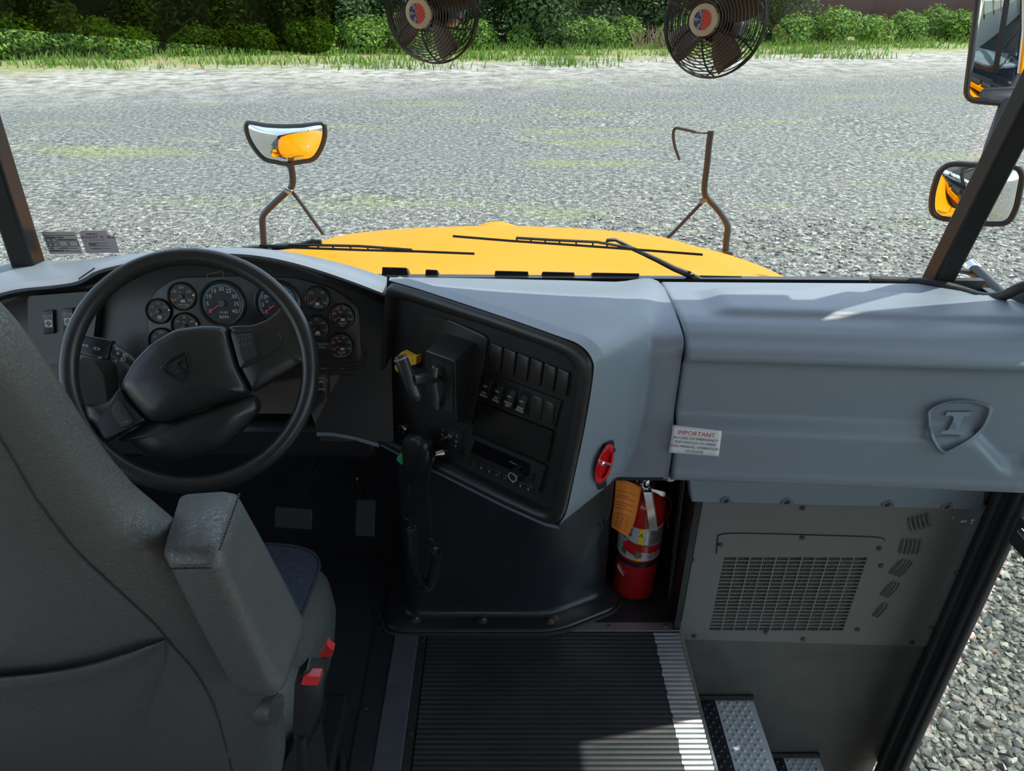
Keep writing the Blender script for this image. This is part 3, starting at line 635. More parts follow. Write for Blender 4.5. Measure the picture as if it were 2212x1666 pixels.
# recessed red emergency switch on the surround
ec = (1306, 1003); Ea = lerp(C3[8], A3[8], .53); 
def sfc(px, py):   # side face of the surround: plane through three surround points
    a, b_, c_ = A3[7], A3[9], lerp(C3[8], C3[9], .3); n_ = (b_-a).cross(c_-a).normalized()
    if n_.y > 0: n_ = -n_
    return P(px, py, pl=(a, n_)), n_
ec3, nE = sfc(*ec)
def eq(l, h): return [P(a, b_, pl=(ec3+nE*h, nE)) for a, b_ in l]
el = [(1306+cos(k*pi/16)*0, 0) for k in range(32)]
def ering(k, h):   # ellipse in the image, tilted like the recessed cup
    out = []
    for i in range(36):
        a = 2*pi*i/36; u = 17.5*k*cos(a); v = 44*k*sin(a); out.append((ec[0]+u-.28*v, ec[1]+v+.10*u))
    return eq(out, h)
sbk = [(1322, 951), (1324, 960), (1311, 966), (1304, 972), (1300, 972), (1304, 958), (1312, 952)]
mb = MB(); mb.slab(eq([(1302, 958), (1323, 950), (1324, 968), (1302, 976)], 0), nE, .001, .004, .003); mb.slab(eq([(1287, 1032), (1307, 1030), (1307, 1050), (1290, 1057), (1286, 1046)], 0), nE, .001, .004, .003); part('switch_label', mb, SATIN, t)
mb = MB(); mb.loft([ering(1, .002), ering(.98, .008), ering(.90, .010), ering(.74, .009), ering(.62, .003), ering(.3, .0015)]); rd = part('emergency_door_switch', mb, mat('bright_red_plastic', (.62, .01, .015), .22, coat=.5), t, label='red recessed oval cup', ang=60)
mb = MB()
for a, b_ in ((1325, 972), (1304, 1038)): mb.lathe(eq([(a, b_)], .008)[0], nE, [(.0045, 0), (.0045, .003), (.003, .0045), (0, .0045)], 12)
part('cup_screw', mb, BLACK, rd)
mb = MB(); c = eq([(1298, 999)], .003)[0]; mb.lathe(c, nE, [(.006, 0), (.006, .006), (.004, .008)], 14); mb.tube([c, c+nE*.014+V((.008, 0, .003))], [.003, .0038], 10); part('toggle_lever', mb, STEEL, rd)

# ================================================================== INSTRUMENT PANEL
nI = V((0, -.95, .31)).normalized(); PI0 = P(482, 655, y=1.45); PI_ = (PI0, nI); exI = V((1, 0, 0)); eyI = nI.cross(exI).normalized()
if eyI.z < 0: eyI = -eyI
t = thing('instrument_panel', 'black instrument panel with round gauges under arched grey hood', 'instrument panel', (-.55, 1.45, .6))
oc = [(-160, 585, 660), (-60, 578, 645), (30, 567, 622), (110, 563, 613), (165, 561, 604), (207, 558, 582), (250, 553, 570), (340, 543, 552), (430, 536, 545), (520, 535, 545), (600, 541, 556), (680, 555, 577), (760, 575, 604), (836, 599, 633)]
def sp2(l, n=4): return [(p.x, p.y, p.z) for p in spline([V(a) for a in l], n)]
rows = [[], [], [], [], [], [], []]
lipr = []
for x, yo, yl in sp2(oc):
    a = P(x, yo, y=1.565); l = P(x, yl, y=1.40+.025*sst(60, 330, x)); m_ = lerp(a, l, .5)+V((0, 0, .004))
    rows[0].append(a+V((0, .02, -.02))); rows[1].append(a); rows[2].append(m_); rows[3].append(lerp(a, l, .93)+V((0, 0, .002))); rows[4].append(l+V((0, 0, -.004))); rows[5].append(l+V((0, .004, -.012))); rows[6].append(l+V((0, .02, -.018)))
    lipr.append(l)
mb = MB(); mb.sheet(rows); part('hood_cover', mb, GRAY, t, ang=70)
r0_ = [l+V((0, .004, -.012)) for l in lipr]; rc = []; bt = []
for l in lipr:
    z = l.z-.045; y = PI0.y+(z-PI0.z)*(.31/.95); rc.append(V((l.x, y, z)))
    zb = .60 if l.x > -.42 else (.66 if l.x > -.9 else .64)
    bt.append(V((l.x, PI0.y+(zb-PI0.z)*(.31/.95), zb)))
rr = [r0_, [lerp(a, b_, .5)+V((0, .02, -.002)) for a, b_ in zip(r0_, rc)], [p+V((0, -.004, .006)) for p in rc], rc]
mb = MB(); mb.sheet(rr+[[lerp(a, b_, k) for a, b_ in zip(rc, bt)] for k in (.25, .5, .75, 1)]+[[p+V((0, .02, -.006)) for p in bt], [p+V((0, .16, -.02)) for p in bt]]); part('fascia', mb, BLACK, t, ang=70)
mb = MB(); lt = [P(a, b_, pl=PI_) for a, b_ in ((684, 933), (720, 934), (770, 943), (818, 957))]
mb.sheet([[p+nI*.003 for p in lt], [p+nI*.003+V((0, 0, -.011)) for p in lt], [p+V((0, .03, -.016)) for p in lt]]); part('lower_edge', mb, GRAY, t)
mb = MB(); mb.slab([P(842, 606, y=1.405), P(836, 640, y=1.40)+V((0, 0, 0)), P(820, 956, y=1.42), P(820, 956, y=1.46), P(838, 640, y=1.46)], (1, 0, 0), -.001, .002); part('seam_filler', mb, BLACK, t)
# seam in the hood at the left, two bolts
mb = MB(); mb.tube([P(205, 580, y=1.415)+V((0, 0, .001)), P(170, 603, y=1.405)], .0015, 6); part('hood_seam', mb, RUB, t)
def ipq(l, h0, h1, r=0, inset=0): return MB().slab(pp(l, PI_), nI, h0, h1, r, inset)
part('cluster_bezel', ipq([(318, 700), (330, 630), (380, 600), (500, 596), (640, 600), (720, 622), (775, 660), (782, 770), (770, 785), (640, 790), (330, 790)], 0, .004, .02, .003), mat('cluster_black', (.022, .020, .0195), .4, bump=.2, bscale=500, bdist=.0005), t)
mb = MB(); mb.tube(rnd([P(a, b_, pl=PI_)+nI*.0045 for a, b_ in ((448, 592), (483, 586), (485, 600), (451, 606))], .003), .0006, 5, closed=True); part('display_outline', mb, DIM, t)
HB = .004
def gauge(px, py, r, nums, names, a0, a1, needle, arcs=(), big=False, ring=None, lab=None, dot=None):
    c = P(px, py, pl=PI_)+nI*HB; R = r/FPX*((c-CAM).dot(FW)); 
    mb = MB(); mb.lathe(c, nI, [(R*1.08, 0), (R*1.07, .004), (R*1.0, .006), (R*.94, .005), (R*.92, .0015), (0, .0015)], 48); g = part('gauge', mb, SATIN, t, label=lab)
    mb = MB(); mb.lathe(c+nI*.0016, nI, [(R*.91, 0), (R*.91, .0004), (0, .0004)], 40); part('dial_face', mb, DIAL, g)
    o = c+nI*.0021; mbt = MB(); k = len(nums)
    def pol(rad, a): return o+exI*(cos(a)*rad*R)+eyI*(sin(a)*rad*R)
    for i, s in enumerate(nums):
        a = radians(a0+(a1-a0)*i/(k-1)); 
        if s: mbt.text(s, pol(.66, a), exI, eyI, R*(.26 if big else .27), .004)
    for s, x, y, sz in names: mbt.text(s, o+exI*(x*R)+eyI*(y*R), exI, eyI, R*sz, .004)
    part('dial_print', mbt, INK if big else mat('soft_print', (.42, .41, .39), .6), g)
    for (b0, b1, m, w) in arcs:
        mb = MB(); nseg = 30
        mb.sheet([[pol(.86, radians(b0+(b1-b0)*q/nseg)) for q in range(nseg+1)], [pol(.86-w, radians(b0+(b1-b0)*q/nseg)) for q in range(nseg+1)]]); part('dial_arc', mb, m, g)
    a = radians(needle); d = exI*cos(a)+eyI*sin(a); s = nI.cross(d).normalized()
    mb = MB(); w = R*.035
    mb.loft([[o+d*(R*-.05)+s*w*1.3, o+d*(R*.82)+s*w*.5, o+d*(R*.82)-s*w*.5, o+d*(R*-.05)-s*w*1.3], [o+nI*.002+q_ for q_ in (d*(R*-.05)+s*w, d*(R*.82)+s*w*.4, d*(R*.82)-s*w*.4, d*(R*-.05)-s*w)]]); part('needle', mb, NEED, g)
    mb = MB(); mb.lathe(o, nI, [(R*.17, 0), (R*.16, .003), (0, .0033)], 18); part('needle_hub', mb, SATIN, g)
    if dot:
        mb = MB(); mb.lathe(P(dot[0], dot[1], pl=PI_)+nI*.0105, nI, [(.0022, 0), (.0018, .0008), (0, .001)], 10); part('indicator_dot', mb, mat('white_dot', (.8, .8, .85), .3), g)
OR = mat('orange_print', (.40, .22, .08), .6)
gauge(482, 655, 47, ['0', '5', '10', '15', '20', '25', '30', '35', '40'], [('X100', .05, -.42, .17), ('RPM', .05, -.64, .23)], 213, -33, 213, [(205, 10, BLUEINK, .07), (10, -33, OR, .05)], True, lab='large tachometer marked RPM')
gauge(601, 655, 47, ['0', '5', '15', '25', '35', '45', '55', '65', '75'], [('40', -.42, .33, .17), ('20', -.48, .08, .15), ('0', -.34, -.2, .15), ('MPH', .1, -.6, .2)], 218, -33, 216, [(215, -33, BLUEINK, .1)], True, lab='large speedometer half hidden by the wheel rim')
gauge(395, 640, 29, ['140', '170', '200', '230', '260'], [('F', -.1, .3, .2), ('WATER', .08, -.64, .24)], 205, -25, 210, [(190, 340, OR, .04)], lab='WATER temperature gauge', dot=(422, 637))
gauge(345, 672, 26, ['E', '1/4', '1/2', '3/4', 'F'], [('DEF', .05, -.66, .24)], 205, -25, 212, [(60, -60, OR, .04), (170, 212, OR, .04)], lab='DEF gauge', dot=(370, 669))
gauge(402, 704, 28, ['0', '20', '40', '60', '80'], [('PSI', -.02, .3, .22), ('OIL', .05, -.6, .24)], 205, -25, 205, [(170, 0, OR, .04)], lab='oil PSI gauge', dot=(429, 699))
gauge(352, 736, 27, ['100', '150', '200', '250', '300'], [('TRANS', .05, -.6, .24)], 205, -25, 205, [(120, 60, OR, .04)])
gauge(687, 645, 26, ['10', '12', '14', '16'], [('VOLTS', .05, -.66, .24)], 215, -30, 212, [(215, 130, OR, .05), (10, -33, OR, .05)], lab='VOLTS gauge')
gauge(686, 706, 25, ['E', '1/4', '1/2', '3/4', 'F'], [('FUEL', .05, -.66, .26)], 205, -25, 212, [(10, -33, DIM, .05)], lab='FUEL gauge')
gauge(740, 682, 26, ['0', '30', '60', '90', '120', '150'], [('PSI', -.1, .3, .22), ('BRAKE', .05, -.62, .22), ('AIR 1', .05, -.82, .2)], 210, -25, 210, [(210, 90, REDINK, .06), (90, -25, DIM, .04)], lab='BRAKE AIR 1 gauge')
gauge(738, 745, 26, ['0', '30', '60', '90', '120', '150'], [('PSI', -.1, .3, .22), ('BRAKE', .05, -.62, .22), ('AIR 2', .05, -.82, .2)], 210, -25, 210, [(210, 90, REDINK, .06), (90, -25, DIM, .04)], lab='BRAKE AIR 2 gauge')
mb = MB()
for s, y in (('LOW SULFUR', 743), ('FUEL ONLY', 750)): mb.text(s, P(690, y, pl=PI_)+nI*.0046, exI, eyI, .007, .006)
mb2 = mb; mb = MB()
for cx_, cy_ in ((687, 656), (688, 718), (742, 690), (741, 753), (398, 650), (348, 684)):   # small pictograms
    mb = MB(); c = P(cx_, cy_, pl=PI_)+nI*(HB+.0024); mb.slab([c+exI*(.0045*a)+eyI*(.003*b_) for a, b_ in ((-1, -1), (1, -1), (1, .6), (.6, 1), (-.6, 1), (-1, .6))], nI, 0, .0002); part('pictogram', mb, mat('soft_print', (.42, .41, .39), .6), t)
part('lettering', mb2, mat('soft_print', (.42, .41, .39), .6), t)
# small rocker with icon under the gauges and blank beside it, lower ledge
for i, (a, b_) in enumerate(((697, 832),)):
    part('rocker_bezel', ipq([(a-11, b_-22), (a+8, b_-22), (a+9, b_+22), (a-9, b_+22)], 0, .004, .003), SATIN, t)
    rk = part('rocker_switch', ipq([(a-7, b_-17), (a+5, b_-17), (a+6, b_+16), (a-6, b_+16)], .004, .010, .002, .002), SATIN, t)
    mb = MB(); mb.text('ON', P(a-1, b_-9, pl=PI_)+nI*.0108, exI, eyI, .006); mb.text('ECON', P(a, b_+7, pl=PI_)+nI*.0108, exI, eyI, .005); part('lettering', mb, DIM, rk)
part('blank_cover', ipq([(713, 811), (770, 811), (768, 850), (714, 850)], 0, .003, .004), BLACK, t)
mb = MB(); mb.tube(spline([P(640, 792, pl=PI_), P(700, 796, pl=PI_), P(770, 795, pl=PI_), P(786, 785, pl=PI_), P(790, 760, pl=PI_)], 5), .004, 8); part('ledge', mb, BLACK, t)
# fan switches at far left
PL_ = (P(130, 690, y=1.415), nI)
part('switch_pod', MB().slab(pp([(60, 640), (215, 628), (195, 780), (60, 790)], PL_), nI, -.02, 0, .008), BLACK, t)
for a, b_ in ((108, 692), (150, 688)):
    r_ = part('fan_switch', MB().slab(pp([(a-11, b_-21), (a+11, b_-23), (a+13, b_+28), (a-9, b_+30)], PL_), nI, 0, .008, .003, .002), SATIN, t)
    mb = MB(); mb.text('LO/HI', P(a, b_-10, pl=PL_)+nI*.0085, exI, eyI, .0085, .006); c = P(a+2, b_+6, pl=PL_)+nI*.0083
    mb.slab(rnd([c+exI*x+eyI*y for x, y in ((-.008, -.008), (.008, -.008), (.008, .008), (-.008, .008))], .002), nI, 0, .0004); part('lettering', mb, mat('soft_print', (.42,)*3), r_)
    mb = MB()
    for k in range(4): mb.lathe(c+nI*.0006+exI*(cos(k*pi/2)*.0035)+eyI*(sin(k*pi/2)*.0035), nI, [(.0022, 0), (.0022, .0003), (0, .0003)], 10)
    part('fan_icon', mb, DIAL, r_)
for a, b_ in ((32, 573), (73, 567), (62, 564)):
    mb = MB(); mb.lathe(P(a, b_, y=1.54)+V((0, 0, .0)), (0, 0, 1), [(.005, -.004), (.005, .003), (.003, .005), (0, .005)], 10); part('bolt', mb, STEEL, t)
part('lower_wiring_cover', boxes([(-.98, -.30, 1.42, 1.62, .50, .60)]), PAINTB, t, bevel=.02)

# ================================================================== STEERING WHEEL AND COLUMN
wc = V((-.585, 1.199, .864)); nW = V((sin(radians(10))*cos(radians(30)), -cos(radians(10))*cos(radians(30)), sin(radians(30))))
e1 = nW.cross(V((0, 0, 1))).normalized()
if e1.x < 0: e1 = -e1
e2 = nW.cross(e1).normalized()
if e2.z < 0: e2 = -e2
PW = (wc, nW)
t = thing('steering_wheel', 'large black leather grained steering wheel with shield on its hub', 'steering wheel', tuple(wc))
mb = MB(); mb.tube([wc+e1*(.2145*cos(2*pi*k/96))+e2*(.2145*sin(2*pi*k/96)) for k in range(96)], .0165, 20, closed=True); rim = part('rim', mb, WHEEL, t, ang=80)
def wq(l, hs, r=0):   # stack of rings (scale, height)
    ring = pp(l, PW); ring = rnd(ring, r) if r else ring; c = sum(ring, V())/len(ring)
    mb = MB(); mb.loft([[c+(p-c)*k+nW*h for p in ring] for k, h in hs]); return mb
hubp = [(258, 833), (285, 783), (325, 741), (380, 709), (440, 701), (490, 703), (505, 752), (519, 802), (544, 850), (500, 862), (462, 876), (405, 896), (358, 913), (318, 908), (285, 872)]
hub = part('hub_pad', wq(hubp, [(.9, -.05), (.99, -.03), (1, -.012), (.99, .0), (.965, .008), (.90, .016), (.72, .022), (.4, .026), (.1, .027)], .012), WHEEL, t, ang=80, recalc=True)
def surfh(p): return p
# lower apron of the hub (darker pad below)
part('hub_apron', wq([(318, 905), (358, 913), (462, 876), (545, 850), (560, 880), (520, 930), (470, 975), (380, 1000), (300, 990), (258, 955), (232, 956)], [(.95, -.07), (1, -.045), (1, -.028), (.93, -.016), (.5, -.010)], .02), WHEEL, t, ang=80)
def spoke(l, hs, nm='spoke'): return part(nm, wq(l, hs, .008), WHEEL, t, ang=80)
sp = spoke([(492, 704), (545, 702), (578, 690), (600, 672), (612, 655), (630, 660), (655, 700), (668, 745), (668, 790), (650, 788), (622, 805), (590, 822), (545, 850), (519, 802), (505, 752)], [(.92, -.03), (1, -.018), (1, -.006), (.97, .004), (.9, .008), (.5, .010)])
part('control_pad', wq([(499, 716), (560, 711), (600, 716), (612, 730), (608, 752), (570, 775), (522, 800)], [(1, .004), (1, .0105), (.96, .012), (.5, .0125)], .01), SATIN, sp)
bp_ = part('button_block', wq([(515, 724), (548, 722), (558, 760), (560, 772), (536, 783), (526, 775)], [(1, .010), (1, .0145), (.93, .0165), (.5, .017)], .004), BLACK, sp)
mb = MB()
for i in range(4):
    for j in range(2): mb.text(':.', P(521+i*7.3, 733.5-i*1.5+j*13, pl=PW)+nW*.0172, e1, e2, .007, .004)
part('button_dots', mb, mat('soft_print', (.42,)*3), sp)
sl_ = spoke([(262, 835), (288, 875), (318, 908), (262, 935), (228, 957), (208, 918), (185, 905), (180, 870), (200, 880), (235, 868)], [(.92, -.03), (1, -.018), (1, -.006), (.97, .004), (.9, .008), (.5, .010)])
part('control_pad', wq([(262, 850), (318, 908), (232, 950), (212, 912)], [(1, .004), (1, .0105), (.96, .012), (.5, .0125)], .008), SATIN, sl_)
part('button_block', wq([(255, 868), (268, 866), (296, 908), (290, 918), (270, 925), (244, 888)], [(1, .010), (1, .0145), (.93, .0165), (.5, .017)], .004), BLACK, sl_)
mb = MB()
for i in range(3):
    for j in range(2): mb.text(':.', P(254+i*7-j*1+i*j, 878+i*9+j*5, pl=PW)+nW*.0172, e1, e2, .006, .004)
mb.text('OFF', P(279, 911, pl=PW)+nW*.0172, e1, e2, .006, .004); part('button_dots', mb, DIM, sl_)
# grip thickening where right spoke joins rim lower down
part('spoke_fillet', wq([(650, 788), (668, 770), (676, 800), (672, 850), (658, 880), (656, 830)], [(.8, -.012), (1, -.005), (1, .004), (.8, .011)], .01), WHEEL, t)
# shield and symbol on hub
def hp(a, b_, h=.0255):
    h += .0035
    return P(a, b_, pl=(wc+nW*h, nW))
shw = [(350, 796), (352, 790), (368, 776), (388, 765), (402, 762), (408, 785), (409, 800), (400, 822), (380, 820), (362, 809)]
sw = spline([hp(a, b_, .0245) for a, b_ in shw], 3, True); c = sum(sw, V())/len(sw)
mb = MB(); mb.tube(sw, .0014, 6, closed=True); mb.tube([c+(p-c)*.80 for p in sw], .0009, 6, closed=True)
mb.slab([hp(a, b_, .0235) for a, b_ in ((366, 786), (389, 777), (391, 781), (384, 785), (390, 801), (397, 799), (398, 803), (377, 811), (375, 807), (382, 804), (376, 789), (368, 791))], nW, 0, .0045); part('emblem', mb, WHEEL, hub)
mb = MB(); mb.tube([hp(402, 846, .0245), hp(411, 840, .0245), hp(419, 838, .0245), hp(416, 843, .0245), hp(410, 844, .0245)], .0009, 6); part('horn_symbol', mb, WHEEL, hub)
t = thing('steering_column', 'dark steering column with shroud and indicator stalk behind the wheel', 'steering column', tuple(wc-nW*.25))
mb = MB(); A = wc-nW*.055; B = wc-nW*.12; C_ = wc-nW*.34
def ell(c, a, b_): return [c+e1*(a*cos(2*pi*k/28))+e2*(b_*sin(2*pi*k/28)) for k in range(28)]
mb.loft([ell(A, .05, .05), ell(wc-nW*.075, .062, .058), ell(B, .068, .07), ell(wc-nW*.2, .06, .075), ell(C_, .04, .05), ell(wc-nW*.42, .035, .035), ell(V((-.60, 1.62, .45)), .035, .035)]); part('shroud', mb, BLACK, t, ang=80)
S0 = P(290, 792, d=1.40); S1 = P(240, 757, d=1.39); S2 = P(172, 743, d=1.385)
up_ = V((0, -.35, .94)); sa = (S2-S1).normalized(); sb = sa.cross(nW).normalized()
def oval(c, ax, a, b_, n=16):
    u = nW; w = ax.cross(u).normalized(); return [c+w*(a*cos(2*pi*k/n))+u*(b_*sin(2*pi*k/n)) for k in range(n)]
mb = MB(); mb.loft([oval(lerp(S0, S1, -.3), sa, .014, .012), oval(lerp(S0, S1, .2), sa, .018, .014), oval(lerp(S0, S1, .9), sa, .017, .013)]); stk_ = part('indicator_stalk', mb, BLACK, t, ang=70)
mb = MB(); mb.loft([rnd([c+sb*x+nW*y for x, y in ((-h, -.010), (h, -.010), (h, .010), (-h, .010))], .005) for c, h in ((lerp(S1, S2, -.02), .0185), (lerp(S1, S2, .1), .020), (lerp(S1, S2, .9), .019), (lerp(S1, S2, 1.0), .016))]); part('wiper_grip', mb, SATIN, stk_, ang=60)
mb = MB(); tx = (S1-S2).normalized(); ty = nW.cross(tx).normalized()
if ty.z < 0: ty = -ty
for s, a, b_, sz in (('<>', 209, 754, .012), ('=>', 184, 747, .011), ('o/', 216, 772, .009)): mb.text(s, P(a, b_, pl=(S1+nW*.0112, nW)), tx, ty, sz, .006)
for s, a, b_, sz in (('ID', 270, 768, .010), ('ID', 266, 777, .010), ('*', 254, 767, .016), ('- 0', 247, 780, .008), ('=', 252, 755, .012)): mb.text(s, P(a, b_, pl=(S1+nW*.0155, nW)), tx, ty, sz, .006)
part('stalk_symbols', mb, INK, stk_)
# grey column lever cover behind the left of the wheel
mb = MB(); g_ = [P(165, 775, y=1.30), P(180, 765, y=1.30), P(205, 775, y=1.30), P(228, 810, y=1.31), P(236, 860, y=1.32), P(238, 900, y=1.32), P(190, 900, y=1.32), P(165, 860, y=1.31)]
mb.slab(g_, (0, -1, 0), -.05, .0, .01, .006); part('tilt_lever_boot', mb, mat('dark_grey_boot', (.05, .048, .045), .55), t, bevel=.004)

# ================================================================== PEDALS
def pedal(nm, lab, l, y, texts):
    n_ = V((0, -.80, .60)).normalized(); c0 = P(*l[0], y=y); pl = (c0, n_); t = thing(nm, lab, 'pedal', tuple(P(*l[-1], pl=pl)))
    mb = MB(); mb.slab(pp(l, pl), n_, -.012, 0, .004)
    part('pad', mb, RUB, t, bevel=.002); return t, pl, n_
t, pl, n_ = pedal('brake_pedal', 'wide black brake pedal marked AIR BRAKE on the dark floor', [(594, 1094), (674, 1100), (672, 1146), (592, 1140)], 1.42, 0)
ex_ = (P(674, 1100, pl=pl)-P(594, 1094, pl=pl)).normalized(); ey_ = n_.cross(ex_)
if ey_.z < 0: ey_ = -ey_
mb = MB(); mb.text('AIR BRAKE', P(634, 1103, pl=pl)+n_*.0005, ex_, ey_, .015, .01, lift=.001)
for a in (604, 618, 632, 646, 660): mb.tube([P(a, 1112, pl=pl), P(a-1, 1138, pl=pl)], .0012, 5)
for b_ in (1112, 1124, 1136): mb.tube([P(598, b_, pl=pl), P(669, b_+4, pl=pl)], .0012, 5)
part('tread_lettering', mb, mat('worn_rubber', (.035,)*3, .5), t)
mb = MB(); mb.tube([P(632, 1110, pl=pl)-n_*.012, P(665, 1050, y=1.52), P(705, 975, y=1.60)], .009, 10); part('pedal_arm', mb, PAINTB, t)
t, pl, n_ = pedal('accelerator_pedal', 'ribbed black accelerator pedal right of the brake pedal', [(770, 1078), (812, 1080), (808, 1160), (767, 1158)], 1.46, 0)
mb = MB()
for k in range(9): mb.tube([P(772+k*4.4, 1081, pl=pl), P(770+k*4.4, 1156, pl=pl)], .0013, 5)
part('pad_ribs', mb, mat('worn_rubber', (.035,)*3, .5), t)
mb = MB(); mb.tube([P(790, 1085, pl=pl)-n_*.01, P(760, 1000, y=1.62)], .007, 8); part('pedal_arm', mb, PAINTB, t)

# ================================================================== ENGINE COVER
t = thing('engine_cover', 'black moulded engine cover bolted to the floor under the console', 'engine cover', (-.05, 1.45, 0))
def foot(e, z, r=.05):
    l = [(-.265-e, 1.385-e), (.118+e*.5, 1.385-e), (.292+e*.7, 1.465-e*.8), (.292+e*.5, 1.64), (-.265-e, 1.64)]
    return rnd([V((a, b_, z)) for a, b_ in l[:1]], r) if 0 else rnd([V((a, b_, z)) for a, b_ in l], r, 6)
mb = MB(); mb.loft([foot(.052, .0), foot(.052, .012), foot(.046, .017), foot(.012, .018), foot(.003, .024), foot(0, .04), foot(-.004, .3), foot(-.006, .575)]); part('shell', mb, ENG, t, ang=60)
for a, b_ in ((898, 1338), (1043, 1340), (1188, 1342)):
    c = P(a, b_, z=.018); mb = MB(); mb.lathe(c, (0, 0, 1), [(.0135, 0), (.0135, .002), (.012, .003), (.0075, .003)], 20, cap=True); bo = part('bolt_washer', mb, BOLT, t)
    mb = MB(); mb.lathe(c, (0, 0, 1), [(.0078, .003), (.0078, .008), (.0065, .0095), (0, .0095)], 6); part('bolt_head', mb, BOLT, bo)
mb = MB(); mb.tube(foot(.056, .006)[:-8], .006, 8, cap=True); part('gasket', mb, RUB, t)

# ================================================================== MICROPHONE
t = thing('microphone', 'black handheld radio microphone hanging on the console with coiled cord', 'microphone', tuple(offp((896, 1030), .03)))
mo = [(876, 938), (896, 936), (916, 946), (927, 968), (926, 998), (914, 1024), (896, 1035), (880, 1026), (873, 1000), (873, 960)]
ring = rnd([offp(p, .035) for p in mo], .012); c = sum(ring, V())/len(ring)
mb = MB(); mb.loft([[c+(p-c)*k+nC*h for p in ring] for k, h in ((.86, -.022), (1, -.012), (1, .004), (.9, .011), (.6, .014), (.2, .015))]); mi = part('body', mb, SATIN, t, ang=70)
mb = MB()
for r_ in (.004, .0075, .011): mb.tube([offp((896, 962), .0505)+exC*(r_*cos(2*pi*k/24))+V((0, 0, 1))*(r_*sin(2*pi*k/24)) for k in range(24)], .0007, 5, closed=True)
part('speaker_rings', mb, mat('worn_rubber', (.035,)*3, .5), mi)
mb = MB(); mb.slab([offp(p, .012) for p in ((921, 985), (934, 975), (935, 1000), (922, 1008))], nC, -.028, 0, .003); part('hanger', mb, SATIN, t)
mb = MB(); c = offp((887, 1034), .035); mb.tube([c, P(882, 1060, y=1.24)], [.004, .0025], 8); part('strain_relief', mb, SATIN, mi)
cp = [P(883, 1045, y=1.22), P(880, 1075, y=1.25), P(871, 1112, y=1.27), P(880, 1122, y=1.28), P(890, 1116, y=1.28), P(884, 1130, y=1.28), P(892, 1142, y=1.285)]
cl2 = spline([P(889, 1138, y=1.29), P(890, 1175, y=1.295), P(894, 1215, y=1.30), P(906, 1252, y=1.30), P(922, 1268, y=1.30), P(934, 1250, y=1.30), P(940, 1222, y=1.295), P(944, 1190, y=1.29)], 14)
tot = sum((a-b_).length for a, b_ in zip(cl2, cl2[1:])); turns = 44; hel = []; acc = 0; step = []
dd = [0]
for a, b_ in zip(cl2, cl2[1:]): dd.append(dd[-1]+(b_-a).length)
j = 0
for k in range(turns*9+1):
    u = tot*k/(turns*9)
    while j < len(dd)-2 and dd[j+1] < u: j += 1
    p = lerp(cl2[j], cl2[j+1], (u-dd[j])/(dd[j+1]-dd[j])); tg = (cl2[j+1]-cl2[j]).normalized(); a_ = tg.cross(V((0, 1, 0))).normalized(); b2 = tg.cross(a_)
    hel.append(p+(a_*cos(2*pi*k/9)+b2*sin(2*pi*k/9))*.0118)
mb = MB(); mb.tube(spline(cp, 5), .0014, 6); mb.tube(hel, .0023, 5); mb.tube(spline([P(944, 1190, y=1.29), P(938, 1200, y=1.285), P(930, 1188, y=1.28), P(938, 1178, y=1.28), P(934, 1166, y=1.28), P(922, 1164, y=1.28), P(929, 1160, y=1.275), P(929, 1120, y=1.26), P(924, 1060, y=1.22), P(928, 1020, y=1.19), P(937, 990, y=1.17), offp((943, 980), .04)], 5), .0020, 6)
part('coiled_cord', mb, mat('cord_black', (.025, .025, .027), .22), t)
mb = MB(); mb.tube([offp((942, 981), .04), offp((955, 978), .03), offp((961, 977), .012)], [.005, .007, .008], 14); part('cord_connector', mb, STEEL, t)
t = thing('green_tag', 'small green plastic tag tucked behind the hanging microphone', 'tag', tuple(P(866, 985, y=1.30)))
mb = MB(); mb.slab([P(a, b_, y=1.33) for a, b_ in ((857, 988), (866, 976), (876, 972), (874, 1001))], (0, -1, 0), 0, .012); part('tag_body', mb, GREEN, t, bevel=.001)

# ================================================================== FIRE EXTINGUISHER
ex0 = V((.372, 1.508, .0)); R_ = .0585
axz = V((.006, 0, 1)).normalized()
t = thing('fire_extinguisher', 'red fire extinguisher with chrome lever standing in the dark recess', 'fire extinguisher', tuple(ex0))
mb = MB(); mb.lathe(ex0, axz, [(R_*.9, .002), (R_, .008), (R_, .30), (R_*.97, .318), (R_*.85, .336), (R_*.6, .350), (R_*.36, .357), (R_*.34, .368), (0, .368)], 48); cyl = part('cylinder', mb, REDP, t, ang=60)
def band(z0, z1, k, a0, a1, m, nm, parent, label=None, th=.0006):
    mb = MB(); n = 30; fx = V((1, 0, 0)); fy = V((0, 1, 0)); rr = []
    for q_ in range(n+1):
        a = radians(a0+(a1-a0)*q_/n); d_ = fx*cos(a)+fy*sin(a); rr.append([ex0+axz*z0+d_*(R_*k), ex0+axz*z0+d_*(R_*k+th), ex0+axz*z1+d_*(R_*k+th), ex0+axz*z1+d_*(R_*k)])
    mb.loft(rr); return part(nm, mb, m, parent, label=label, ang=30)
band(.150, .262, 1.0, 180, 345, mat('label_silver_white', (.58, .58, .60), .3, metal=.2), 'label', cyl, 'white instruction label')
band(.150, .262, 1.0, 254, 266, YELL, 'label_stripe', cyl, 'yellow stripe lettered A B C', .0012)
band(.205, .255, 1.0, 268, 340, mat('label_foil', (.45, .45, .47), .25, metal=.7, var=.4, vscale=60), 'label_foil', cyl, None, .0011)
def onb(a, z, k=1.0): a = radians(a); return ex0+axz*z+V((cos(a), sin(a), 0))*(R_*k), V((-sin(a), cos(a), 0))
mb = MB()
for ch, z in (('A', .240), ('B', .203), ('C', .168)):
    o, ex_ = onb(260, z, 1.03); mb.text(ch, o, ex_, axz, .018, .02)
